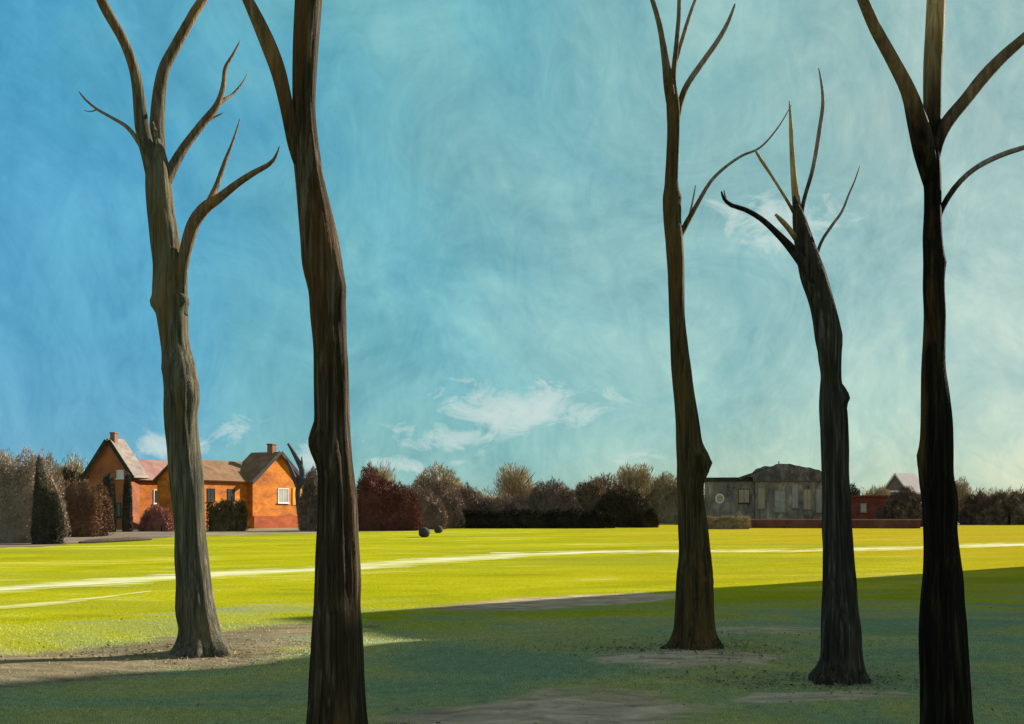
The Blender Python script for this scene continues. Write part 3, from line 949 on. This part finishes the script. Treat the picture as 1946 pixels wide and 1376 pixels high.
# left block
bush('shrub', 'shrub', 'broad taupe leafless thicket filling the left edge of the picture', -140, 112, 868, 66, taupe, 'flat', 16000, 0.5, 0.085, GL, 5)
bush('conifer', 'conifer', 'small pointed dark grey conifer standing in front of the taupe thicket', 66, 118, 893, 62, dark_green, 'wedge', 4500, 0.3, 0.08, None)
bush('shrub', 'shrub', 'reddish brown leafless shrub between the dark conifer and the two dark columns', 108, 200, 922, 80, red_brown, 'flat', 9000, 0.4, 0.085, GL, 4)
bush('shrub', 'shrub', 'dark brown evergreen shrub showing above the reddish brown shrub, left of the grey gable', 100, 168, 893, 84, dark_brown, 'dome', 2200, 0.2, 0.14, GL, 3)
bush('columnar_evergreen', 'evergreen', 'wider of two dark columns of evergreen in front of the grey gabled house', 193, 219, 897, 96, dark_green, 'column', 1800, 0.15, 0.11, 'columnar evergreens by the grey gable')
bush('columnar_evergreen', 'evergreen', 'slimmer of two dark columns of evergreen, by the orange wall of the grey gabled house', 234, 251, 899, 97, dark_green, 'column', 1400, 0.15, 0.10, 'columnar evergreens by the grey gable')
bush('tree', 'tree', 'hazy olive tree behind the taupe thicket at the left edge', -60, 95, 842, 150, olive_tan, 'crown', 3000, 0.75, 0.26, GT, 7, core=False)
bush('tree', 'tree', 'hazy olive tree just left of the grey gable', 80, 190, 862, 152, olive_tan, 'crown', 2600, 0.75, 0.26, GT, 6, core=False)
bush('shrub', 'shrub', 'pinkish low shrub at the foot of the orange wall beside the olive grey trunk', 268, 328, 962, 100, wall_mat('pink heather', [(0.22, 0.09, 0.07), (0.33, 0.14, 0.11), (0.40, 0.19, 0.15)], 1.0), 'dome', 1500, 0.2, 0.12, GL, 2)
bush('shrub', 'shrub', 'olive clipped shrub against the orange wall of the house with the dark gable', 394, 470, 950, 101, olive_brown, 'flat', 1800, 0.15, 0.12, GL, 1.4)
bush('shrub', 'shrub', 'mauve brown bush just left of the tall dark brown trunk', 572, 612, 890, 104, brown, 'dome', 2000, 0.4, 0.14, GL, 3)
# middle row
bush('shrub', 'shrub', 'maroon bush with a pointed top, right of the tall dark brown trunk', 676, 800, 884, 104, maroon, 'wedge', 4600, 0.35, 0.13, GL, 4)
bush('tree', 'tree', 'tan tree showing behind the maroon bush', 670, 765, 878, 150, tan, 'crown', 3000, 0.7, 0.22, GT, 6)
bush('shrub', 'shrub', 'large domed grey brown bush, first dome right of the maroon bush', 768, 885, 911, 118, brown, 'dome', 4200, 0.25, 0.15, GL, 5)
bush('tree', 'tree', 'tan tree rising behind the first brown dome', 772, 892, 890, 152, tan, 'dome', 3400, 0.6, 0.2, GT, 6)
bush('shrub', 'shrub', 'low sloping grey brown bush in the dip between the two brown domes', 868, 965, 922, 124, brown, 'wedge', 3200, 0.35, 0.15, GL, 4)
bush('tree', 'tree', 'pale tan wispy tree standing in the gap between the two brown domes', 925, 1035, 876, 154, tan, 'crown', 3400, 0.75, 0.22, GT, 6)
bush('shrub', 'shrub', 'second domed grey brown bush, right of the pale tan wispy tree', 992, 1108, 917, 128, brown, 'dome', 4200, 0.25, 0.16, GL, 5)
bush('shrub', 'shrub', 'olive brown ragged bush right of the second brown dome', 1080, 1165, 914, 130, foliage_mat('umber twigs', [(0.10, 0.07, 0.04), (0.17, 0.115, 0.07), (0.25, 0.18, 0.12)]), 'dome', 3200, 0.5, 0.16, GL, 5)
bush('shrub', 'shrub', 'very dark bush under the tan tree at the right end of the middle row', 1128, 1236, 930, 126, dark_brown, 'dome', 3400, 0.25, 0.15, GL, 5)
bush('shrub', 'shrub', 'low dark hummock at the right foot of the very dark bush', 1205, 1250, 966, 122, dark_brown, 'dome', 1200, 0.1, 0.14, GL, 2)
bush('tree', 'tree', 'tan tree with a rounded leaning top behind the very dark bush', 1158, 1248, 878, 156, tan, 'crown', 3400, 0.7, 0.22, GT, 6)
bush('tree', 'tree', 'pinkish brown bare tree between the second dome and the tan leaning tree', 1090, 1200, 902, 150, red_brown, 'crown', 2600, 0.8, 0.22, GT, 5)
bush('tree', 'tree', 'pale olive tree left of the straight umber trunk', 1222, 1305, 905, 160, olive_tan, 'dome', 3000, 0.6, 0.24, GT, 6)
bush('shrub', 'shrub', 'low purple brown bush joining the maroon bush and the first brown dome', 735, 850, 930, 112, brown, 'dome', 2800, 0.3, 0.14, GL, 4)
bush('shrub', 'shrub', 'low brown bush under the pale tan wispy tree, between the two brown domes', 925, 1030, 944, 126, brown, 'dome', 2600, 0.3, 0.15, GL, 4)
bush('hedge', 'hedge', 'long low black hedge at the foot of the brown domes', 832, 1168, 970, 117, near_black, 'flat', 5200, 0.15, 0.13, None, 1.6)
# right block
bush('tree', 'tree', 'dark slate round tree showing just right of the charcoal trunk', 1580, 1637, 917, 150, slate, 'dome', 2200, 0.2, 0.18, GT, 4)
bush('shrub', 'shrub', 'mottled brown shrub in front of the white trimmed gable', 1684, 1752, 930, 128, speck, 'dome', 2600, 0.35, 0.15, GL, 4)
bush('hedge', 'hedge', 'mottled brown rounded hedge at the right edge of the picture', 1824, 1990, 940, 146, speck, 'flat', 4600, 0.3, 0.16, None, 4)
bush('tree', 'tree', 'pale tan thin tree right of the near black trunk', 1800, 1848, 905, 165, tan, 'crown', 1800, 0.7, 0.22, GT, 4, core=False)
bush('tree', 'tree', 'tan tree behind the mottled hedge at the right edge', 1846, 1980, 937, 172, tan, 'dome', 2600, 0.5, 0.24, GT, 6)
bush('tree', 'tree', 'tan bush left of the white trimmed gable above the red shed', 1640, 1700, 928, 165, tan, 'dome', 2000, 0.5, 0.22, GT, 5)
bush('shrub', 'shrub', 'straw coloured dry shrub under the flat roofed grey wing', 1338, 1424, 982, 112, tan, 'flat', 1500, 0.4, 0.12, GL, 1.4)
# far band of woodland that reads as one mass behind everything
wl = mass('woodland', None, 150.0, 9.0, 5.4, 'flat', 26000, 0.36, olive_tan, None, 0.6, 99)
wl.location = (20, 195, 0)
tag(wl, 'distant band of tan woodland behind the houses and shrubs', 'woodland', kind='stuff')

# small bare tree with two slanting limbs left of the tall trunk
root = thing('bare_tree', 'small dark bare tree with limbs slanting up left, beside the orange house', 'tree', G(574, 1006), 0, None)
org = Vector(root.location)
dd = org.y
tw = lambda p: [W(x, y, dd + 0.1 * i) for i, (x, y, w_) in enumerate(p)]
rw = lambda p: [0.5 * w_ * dd / F for (x, y, w_) in p]
grey_dark = bark('slate bark', (0.045, 0.045, 0.05), (0.075, 0.075, 0.08), (0.15, 0.15, 0.15), (0.09, 0.07, 0.05), 0.2, 0.4)
p = [(575, 1008, 8), (568, 970, 9), (566, 935, 10), (572, 905, 11)]
tube('trunk', tw(p), rw(p), org, grey_dark, root, 0.2, 10, 0.08, 2.0)
for p in ([(571, 925, 11), (574, 895, 11), (562, 868, 9), (547, 843, 4)], [(568, 930, 10), (558, 905, 9), (550, 885, 6), (545, 872, 3)],
          [(572, 920, 9), (590, 905, 6), (602, 890, 3)], [(572, 905, 7), (574, 885, 5), (573, 868, 2)], [(570, 950, 5), (584, 930, 4), (590, 918, 2)]):
    tube('branch', tw(p), rw(p), org, grey_dark, root, 0.2, 8, 0.08, 4.0)

# ------------------------------------------------------------------ houses
class Frame:
    def __init__(self, origin, out):          # out: direction (x, y) the front wall looks
        o = Vector((out[0], out[1], 0)).normalized()
        self.rz = math.atan2(o.y, o.x) + math.pi / 2   # local -Y is the front
        self.o = origin


def boxes(name, bl, mat, parent, bev=0.0):
    v, f = [], []
    for (x0, x1, y0, y1, z0, z1) in bl:
        k = len(v)
        v += [(x0, y0, z0), (x1, y0, z0), (x1, y1, z0), (x0, y1, z0), (x0, y0, z1), (x1, y0, z1), (x1, y1, z1), (x0, y1, z1)]
        f += [(k, k + 3, k + 2, k + 1), (k + 4, k + 5, k + 6, k + 7), (k, k + 1, k + 5, k + 4), (k + 1, k + 2, k + 6, k + 5), (k + 2, k + 3, k + 7, k + 6), (k + 3, k, k + 4, k + 7)]
    me = mesh_py(name, v, f)
    if bev:
        bm = bmesh.new()
        bm.from_mesh(me)
        bmesh.ops.bevel(bm, geom=list(bm.edges), offset=bev, segments=2, affect='EDGES')
        bm.to_mesh(me)
        bm.free()
    return link(name, me, mat, parent)


def prism(name, poly, axis, a0, a1, mat, parent):
    """extrude a polygon: axis 'y' -> poly in (x, z) ; axis 'x' -> poly in (y, z)"""
    n = len(poly)
    pt = (lambda p, a: (p[0], a, p[1])) if axis == 'y' else (lambda p, a: (a, p[0], p[1]))
    v = [pt(p, a0) for p in poly] + [pt(p, a1) for p in poly]
    f = [tuple(range(n)), tuple(range(2 * n - 1, n - 1, -1))] + [(i, i + n, (i + 1) % n + n, (i + 1) % n) for i in range(n)]
    me = mesh_py(name, v, f)
    bm = bmesh.new()
    bm.from_mesh(me)
    bmesh.ops.recalc_face_normals(bm, faces=list(bm.faces))
    bm.to_mesh(me)
    bm.free()
    return link(name, me, mat, parent)


def slab(p0, p1, t):
    """roof slope as a thick line in section from p0 (eave) to p1 (ridge)"""
    d = Vector((p1[0] - p0[0], p1[1] - p0[1])).normalized()
    n = Vector((-d.y, d.x))
    if n.y < 0:
        n = -n
    return [p0, p1, (p1[0] + n.x * t, p1[1] + n.y * t), (p0[0] + n.x * t, p0[1] + n.y * t)]


def window(parent, x, z, w, h, y, fm, pm_, bars=1):
    """window on a wall whose face is the plane Y = y, looking towards -Y"""
    t = 0.09
    o = boxes('window', [(x - w / 2, x - w / 2 + t, y - 0.06, y + 0.05, z, z + h), (x + w / 2 - t, x + w / 2, y - 0.06, y + 0.05, z, z + h),
                         (x - w / 2 + t, x + w / 2 - t, y - 0.06, y + 0.05, z, z + t), (x - w / 2 + t, x + w / 2 - t, y - 0.06, y + 0.05, z + h - t, z + h)], fm, parent)
    pb = [(x - w / 2 + t, x + w / 2 - t, y - 0.025, y + 0.02, z + t, z + h - t)]
    boxes('pane', pb, pm_, o)
    if bars:
        boxes('glazing_bar', [(x - 0.025, x + 0.025, y - 0.045, y - 0.027, z + t, z + h - t)], fm, o)
    boxes('sill', [(x - w / 2 - 0.08, x + w / 2 + 0.08, y - 0.14, y - 0.063, z - 0.07, z + 0.02)], fm, o)
    return o


white_p = wall_mat('white paint', [(0.62, 0.60, 0.58), (0.78, 0.76, 0.74)], 2.0, bs=0.1)
pane_d = glass_mat('dark pane', (0.05, 0.055, 0.06))
pane_l = glass_mat('pale blind pane', (0.42, 0.40, 0.36))
orange_w = wall_mat('orange render', [(0.22, 0.07, 0.026), (0.45, 0.14, 0.025), (0.66, 0.22, 0.02)], 0.4, (1, 1, 2.2))
brown_w = wall_mat('brown brick', [(0.20, 0.075, 0.04), (0.33, 0.12, 0.055), (0.44, 0.17, 0.07)], 0.5)
grey_roof = wall_mat('weathered grey roof', [(0.15, 0.12, 0.105), (0.22, 0.18, 0.155), (0.30, 0.25, 0.21)], 0.9, (4, 1, 0.5))
pink_roof = wall_mat('faded pink tile roof', [(0.20, 0.105, 0.085), (0.27, 0.145, 0.12), (0.34, 0.19, 0.165)], 0.8)
tan_roof = wall_mat('tan brown tile roof', [(0.13, 0.07, 0.04), (0.19, 0.105, 0.058), (0.25, 0.15, 0.09)], 0.8, (1, 1, 1))
dark_trim = wall_mat('dark timber trim', [(0.025, 0.022, 0.02), (0.045, 0.04, 0.036), (0.07, 0.062, 0.055)], 1.5)
chim_m = wall_mat('brick chimney', [(0.20, 0.10, 0.075), (0.30, 0.16, 0.11)], 1.5)
red_w = wall_mat('dark red boards', [(0.085, 0.025, 0.018), (0.13, 0.04, 0.027), (0.18, 0.062, 0.04)], 0.7, (1, 1, 2.5))
redbrick = wall_mat('red brown brick', [(0.10, 0.038, 0.03), (0.15, 0.058, 0.045), (0.20, 0.085, 0.065)], 0.6)


def gabled(root, w, dpt, eave, ridge, wm, rm, trim, axis='y', over=0.35, x=0.0, y=0.0, walls=True, barge=0.28, thick=0.18):
    """gabled block; axis 'y': gable looks to -Y. Front face at Y = y, middle at X = x"""
    pl = [(x - w / 2, -0.1), (x + w / 2, -0.1), (x + w / 2, eave), (x, ridge), (x - w / 2, eave)]
    wo_ = prism('wall', pl, 'y', y, y + dpt, wm, root)
    sl_ = (ridge - eave) / (w / 2)
    e = over
    ro = None
    L_ = slab((x - w / 2 - e, eave - e * sl_ + 0.01), (x, ridge + 0.01), thick)
    R_ = slab((x + w / 2 + e, eave - e * sl_ + 0.01), (x, ridge + 0.01), thick)
    hi = max(q[1] for q in L_)
    # one roof: both slopes, closed at the ridge
    sec = [L_[0], (x, ridge + 0.01), R_[0], R_[3], (x, ridge + 0.01 + thick * math.sqrt(1 + sl_ * sl_)), L_[3]]
    ro = prism('roof', sec, 'y', y - over, y + dpt + over, rm, root)
    if trim is not None:
        for s_ in (-1, 1):
            a = (x + s_ * (w / 2 + e + 0.02), eave - e * sl_ - 0.05)
            c_ = (x, ridge - 0.03)
            q = slab(a, c_, barge)
            prism('barge_board', q, 'y', y - over - 0.07, y - over - 0.004, trim, root)
    return wo_, ro


def chimney(root, x, y, z0, z1, w, roof, mat):
    boxes('chimney', [(x - w / 2, x + w / 2, y - w / 2, y + w / 2, z0, z1), (x - w / 2 - 0.06, x + w / 2 + 0.06, y - w / 2 - 0.06, y + w / 2 + 0.06, z1 + 0.002, z1 + 0.12)], mat, roof)


# house with the grey gable
d1 = 113.0
base = Vector(((208 - CX) / F * d1, d1, 0))
out = Vector((-0.26, -0.966, 0))
root = thing('house', 'house with a steep grey gable and a lower orange wing under a pink roof', 'house', base, math.atan2(out.y, out.x) + math.pi / 2, None)
w1 = 5.0
_, rf = gabled(root, w1, 2.2, 5.6, 9.0, brown_w, grey_roof, dark_trim, over=0.35, thick=0.22, barge=0.4)
chimney(root, 0.12, 0.6, 8.6, 9.85, 0.55, rf, chim_m)
window(root, 1.30, 5.15, 0.85, 0.9, 0.0, white_p, glass_mat('bright pane', (0.7, 0.74, 0.76)))
window(root, -1.2, 3.2, 0.9, 1.3, 0.0, dark_trim, pane_d)
window(root, 0.9, 1.2, 1.0, 1.5, 0.0, dark_trim, pane_d)
# wing turned towards the sun: its own axis is built in the house's space
lw = 6.2
rot_out = Vector((0.88, -0.475, 0))
ra = math.atan2(rot_out.y, rot_out.x) + math.pi / 2 - root.rotation_euler.z


def turn_mesh(o, ang, tx, ty):
    o.data.transform(Matrix.Translation((tx, ty, 0)) @ Matrix.Rotation(ang, 4, 'Z'))


def wing(root, ln, dp_, eave, ridge, wm, rm, ang, tx, ty):
    """long wall on local -Y from x = 0 to ln, roof ridge along x"""
    pl = [(0, -0.1), (dp_, -0.1), (dp_, eave), (dp_ / 2, ridge), (0, eave)]
    a = prism('wall', pl, 'x', 0, ln, wm, root)
    sl_ = (ridge - eave) / (dp_ / 2)
    e = 0.3
    th = 0.16
    L_ = slab((-e, eave - e * sl_ + 0.01), (dp_ / 2, ridge + 0.01), th)
    R_ = slab((dp_ + e, eave - e * sl_ + 0.01), (dp_ / 2, ridge + 0.01), th)
    sec = [L_[0], (dp_ / 2, ridge + 0.01), R_[0], R_[3], (dp_ / 2, ridge + 0.01 + th * math.sqrt(1 + sl_ * sl_)), L_[3]]
    r_ = prism('roof', sec, 'x', -0.3, ln + 0.3, rm, root)
    for o in (a, r_):
        turn_mesh(o, ang, tx, ty)
    return a, r_


wing(root, lw, 4.2, 5.2, 7.1, orange_w, pink_roof, ra, 2.35, 0.9)
ow = window(root, 3.2, 2.6, 1.3, 1.5, 0.0, white_p, pane_d)
turn_mesh(ow, ra, 2.35, 0.9)
for ch in ow.children:
    turn_mesh(ch, ra, 2.35, 0.9)

# orange house with the dark gable
d2 = 108.0
base = Vector(((372 - CX) / F * d2, d2, 0))
out = Vector((0.90, -0.436, 0))
rz2 = math.atan2(out.y, out.x) + math.pi / 2
root = thing('house', 'long orange house with a tan roof and a dark edged cross gable', 'house', base, rz2, None)
wing(root, 17.5, 5.0, 5.0, 6.9, orange_w, tan_roof, 0.0, 0, 0)
_, rf = gabled(root, 8.6, 3.4, 4.9, 8.0, orange_w, tan_roof, dark_trim, x=12.2, y=-0.6, over=0.3, barge=0.42)
chimney(root, 12.2, 0.3, 7.7, 9.0, 0.7, rf, chim_m)
window(root, 13.0, 2.7, 1.9, 1.6, -0.6, white_p, pane_l)
m_sh = wall_mat('bright orange shutter', [(0.66, 0.25, 0.02), (0.78, 0.34, 0.03)], 1.2)
o = boxes('shutter', [(14.6, 15.5, -0.68, -0.61, 2.5, 4.4), (15.55, 16.4, -0.68, -0.61, 2.5, 4.4)], m_sh, root)
boxes('plinth', [(8.0, 16.45, -0.70, -0.603, -0.1, 1.3)], wall_mat('red plinth', [(0.22, 0.06, 0.025), (0.34, 0.075, 0.025), (0.42, 0.11, 0.03)], 0.6, (1, 1, 3)), root)
window(root, 2.2, 2.8, 1.1, 1.3, 0.0, dark_trim, pane_d)
window(root, 5.2, 2.8, 1.1, 1.3, 0.0, dark_trim, pane_d)
boxes('door', [(6.6, 7.6, -0.06, 0.04, 0, 2.1)], dark_trim, root)

# grey hall with a rounded roof and its flat roofed wing
d3 = 152.0
sc3 = d3 / F
base = Vector(((1435 - CX) * sc3, d3, 0))
out = Vector((-0.20, -0.98, 0))
root = thing('hall', 'dark grey stained hall with a rounded roof, pale tall windows and a flat roofed wing', 'hall', base, math.atan2(out.y, out.x) + math.pi / 2, None)
hall_w = wall_mat('stained grey render', [(0.07, 0.066, 0.064), (0.17, 0.15, 0.125), (0.26, 0.22, 0.165), (0.46, 0.42, 0.35)], 0.7, (1.3, 1.3, 0.55))
hall_r = wall_mat('charcoal felt roof', [(0.06, 0.055, 0.053), (0.11, 0.10, 0.092), (0.22, 0.195, 0.17)], 0.7, (2, 2, 1))
hw_ = 9.3
boxes('wall', [(0, hw_, 0, 7, -0.1, 5.9)], hall_w, root, 0.05)
key = [(-2.3, 6.15), (-0.9, 6.7), (0.35, 7.75), (1.3, 8.0), (2.1, 7.95), (3.0, 8.3), (4.6, 8.35), (5.8, 8.0), (7.0, 7.75), (8.4, 7.5), (9.2, 7.0), (9.6, 6.2)]
prof = []
for i in range(49):
    x = -2.3 + 11.9 * i / 48
    j = max(k for k in range(len(key) - 1) if key[k][0] <= x + 1e-6)
    t = (x - key[j][0]) / (key[j + 1][0] - key[j][0])
    z = key[j][1] + (key[j + 1][1] - key[j][1]) * (t * t * (3 - 2 * t))
    prof.append((x, z + 0.06 * noise.noise(Vector((x * 2.1, 3.3, 0)))))
rr_ = prism('roof', [(-2.3, 6.503), (-0.301, 6.503), (-0.3, 5.903), (hw_ + 0.3, 5.903)] + prof[1:-1][::-1], 'y', -0.25, 7.25, hall_r, root)
bm = bmesh.new()
bm.from_mesh(rr_.data)
for vtx in bm.verts:
    k = abs((vtx.co.y - 3.5) / 3.75)
    vtx.co.z += 0.10 * noise.noise(vtx.co * 0.9) if vtx.co.z > 6.1 else 0
bm.to_mesh(rr_.data)
bm.free()
boxes('vent_pipe', [(3.2, 3.34, 2.0, 2.14, 7.6, 8.75)], hall_r, rr_)
pale_gr = wall_mat('pale grey frame', [(0.18, 0.165, 0.145), (0.30, 0.275, 0.24)], 1.0)
pale_pane = wall_mat('pale curtained pane', [(0.27, 0.25, 0.22), (0.40, 0.38, 0.34)], 0.8, rough=0.35)
tan_pane = wall_mat('tan boarded pane', [(0.30, 0.24, 0.15), (0.42, 0.35, 0.23)], 0.8, rough=0.6)
for x, z, w_, h_, pm_ in ((0.85, 2.1, 1.0, 3.0, tan_pane), (3.35, 1.6, 1.5, 3.1, pale_pane), (5.35, 2.2, 0.9, 3.4, pale_pane), (7.0, 2.0, 1.1, 2.8, tan_pane), (8.55, 1.6, 0.8, 3.3, pale_pane)):
    window(root, x, z, w_, h_, 0.0, pale_gr, pm_, 1)
boxes('wing_wall', [(-6.9, -0.003, 0.5, 6.4, -0.1, 5.95)], hall_w, root, 0.04)
boxes('wing_roof', [(-7.15, -0.004, 0.2, 6.6, 5.953, 6.5)], dark_trim, root, 0.05)
bm = bmesh.new()
vo = []
nseg = 24
v, f = [], []
for k in range(nseg):
    a = 2 * math.pi * k / nseg
    for (r_, y_) in ((0.62, 0.44), (0.62, 0.56), (0.46, 0.44), (0.46, 0.52)):
        v.append((-4.8 + r_ * math.cos(a), y_, 3.55 + r_ * 1.1 * math.sin(a)))
for k in range(nseg):
    a, c_ = 4 * k, 4 * ((k + 1) % nseg)
    f += [(a, c_, c_ + 2, a + 2), (a, a + 1, c_ + 1, c_), (a + 2, c_ + 2, c_ + 3, a + 3)]
bm.free()
rw_ = link('round_window', mesh_py('round_window', v, f), white_p, root)
pv = [(-4.8 + 0.47 * math.cos(2 * math.pi * k / nseg), 0.47, 3.55 + 0.51 * math.sin(2 * math.pi * k / nseg)) for k in range(nseg)]
pv2 = [(x, 0.53, z) for (x, y, z) in pv]
link('pane', mesh_py('pane', pv + pv2, [tuple(range(nseg - 1, -1, -1))] + [(k, (k + 1) % nseg, (k + 1) % nseg + nseg, k + nseg) for k in range(nseg)]), tan_pane, rw_)
window(root, -1.5, 2.9, 1.6, 2.0, 0.5, dark_trim, tan_pane)

# dark red shed
d4 = 138.0
base = Vector(((1655 - CX) / F * d4, d4, 0))
root = thing('shed', 'dark red boarded shed right of the charcoal trunk', 'shed', base, math.radians(-8), None)
boxes('wall', [(-3.2, 3.0, 0, 4.5, -0.1, 3.55)], red_w, root, 0.03)
boxes('roof', [(-3.4, 3.2, -0.25, 4.7, 3.553, 3.8)], wall_mat('dark red roof', [(0.11, 0.03, 0.02), (0.16, 0.05, 0.03)], 0.8), root, 0.04)
window(root, -0.9, 1.7, 0.75, 1.1, 0.0, pale_gr, pale_pane)
boxes('door', [(0.7, 1.75, -0.06, 0.04, 0, 2.15)], dark_trim, root)

# small house with white trimmed gable
d5 = 172.0
base = Vector(((1703 - CX) / F * d5, d5, 0))
out = Vector((-0.80, -0.60, 0))
root = thing('house', 'small house with a white trimmed brown gable and a pale mauve roof', 'house', base, math.atan2(out.y, out.x) + math.pi / 2, None)
mauve_r = wall_mat('pale mauve roof', [(0.28, 0.235, 0.22), (0.36, 0.31, 0.295)], 0.9)
gab = wall_mat('brown gable boards', [(0.14, 0.105, 0.085), (0.20, 0.155, 0.13)], 0.9, (1, 1, 3))
gabled(root, 4.4, 4.6, 4.9, 7.5, gab, mauve_r, white_p, over=0.3, barge=0.24)
boxes('fascia', [(-2.2, 2.2, -0.08, -0.003, 4.75, 5.02)], white_p, root)
boxes('gutter', [(2.2 + 0.36, 2.2 + 0.5, -0.3, 4.9, 4.42, 4.58)], white_p, root)
window(root, 0.0, 1.4, 1.2, 1.4, 0.0, white_p, pane_d)

# low red brown wall along the right edge of the field
pa, pb = Vector(((1418 - CX) / F * 119, 119, 0)), Vector(((1749 - CX) / F * 116, 116, 0))
ang = math.atan2(pb.y - pa.y, pb.x - pa.x)
ln = (pb - pa).length
root = thing('low_wall', 'low red brown garden wall behind the field, passing behind the charcoal trunk', 'wall', pa, ang, None)
boxes('wall', [(0, ln, -0.12, 0.12, -0.1, 0.85)], redbrick, root, 0.02)
boxes('coping', [(-0.05, ln + 0.05, -0.17, 0.17, 0.853, 0.97)], wall_mat('mauve coping stone', [(0.24, 0.15, 0.13), (0.34, 0.23, 0.20)], 0.8), root, 0.03)

# two dark boulders and a fallen branch
stone = wall_mat('dark boulder', [(0.03, 0.03, 0.028), (0.055, 0.052, 0.048), (0.10, 0.095, 0.09)], 1.6, bs=0.6)
for lab, px, py, r_ in (('larger dark round boulder on the grass edge below the maroon bush', 806, 1021, 0.40), ('smaller dark round boulder right of the larger one at the grass edge', 833, 1013, 0.36)):
    g = G(px, py)
    bm = bmesh.new()
    bmesh.ops.create_icosphere(bm, subdivisions=4, radius=r_)
    for vtx in bm.verts:
        vtx.co *= 1 + 0.10 * noise.noise(vtx.co * 2.5 + g) + 0.04 * noise.noise(vtx.co * 8)
        vtx.co.z = vtx.co.z * 0.92 + r_ * 0.82
    me = bpy.data.meshes.new('boulder')
    bm.to_mesh(me)
    bm.free()
    me.shade_smooth()
    o = link('boulder', me, stone)
    o.location = g
    tag(o, lab, 'boulder', 'boulders at the grass edge')

g0, g1 = G(150, 1033), G(288, 1027)
root = thing('fallen_branch', 'long dark fallen branch lying on the grass edge before the grey gabled house', 'branch', g0, 0, None)
mid = g0.lerp(g1, 0.5)
tube('trunk', [g0 + Vector((0, 0, .07)), g0.lerp(g1, .3) + Vector((0, -0.6, .12)), g0.lerp(g1, .7) + Vector((0, -.5, .12)), g1 + Vector((0, 0, .08))], [0.05, 0.13, 0.12, 0.05], g0, stem_m, root, 0.2, 10, 0.1, 3.3)
tube('branch', [g0.lerp(g1, .45) + Vector((0, -0.6, .12)), g0.lerp(g1, .62) + Vector((0, .9, .2)), g0.lerp(g1, .8) + Vector((0, 1.6, .1))], [0.08, 0.05, 0.02], g0, stem_m, root, 0.2, 8, 0.1, 5.3)

# ------------------------------------------------------------------ unseen block added right of the view, stepped to shape the lawn's shade
AX = Vector((SH.x, SH.y, 0))
C0 = Vector((24.0, 42.8, 0))
root = thing('shade_block', 'unseen brick block added right of the lawn to cast its shade', 'building', C0, SUN_AZ * -1, None)
# local +Y = towards the sun, local +X = to the right along the front
brickm = wall_mat('shade block buff brick', [(0.24, 0.16, 0.11), (0.32, 0.22, 0.16)], 0.6)
HB = 20.6
HL, STEP = 17.1, 4.6
boxes('wall', [(STEP, 26, 0, 12, -0.2, HB - 0.5), (0, STEP - 0.003, 0, 12, -0.2, HL - 0.4)], brickm, root)
boxes('parapet', [(STEP - 0.12, 26.12, -0.12, 12.12, HB - 0.497, HB), (-0.12, STEP - 0.125, -0.12, 12.12, HL - 0.397, HL)], pale_gr, root)
wm0 = None
for fl in range(6):
    for k in range(8):
        if not (fl == 5 and k == 0):
            window(root, 2.2 + k * 3.15, 1.2 + fl * 3.05, 1.5, 1.6, 0.0, white_p, pane_d)
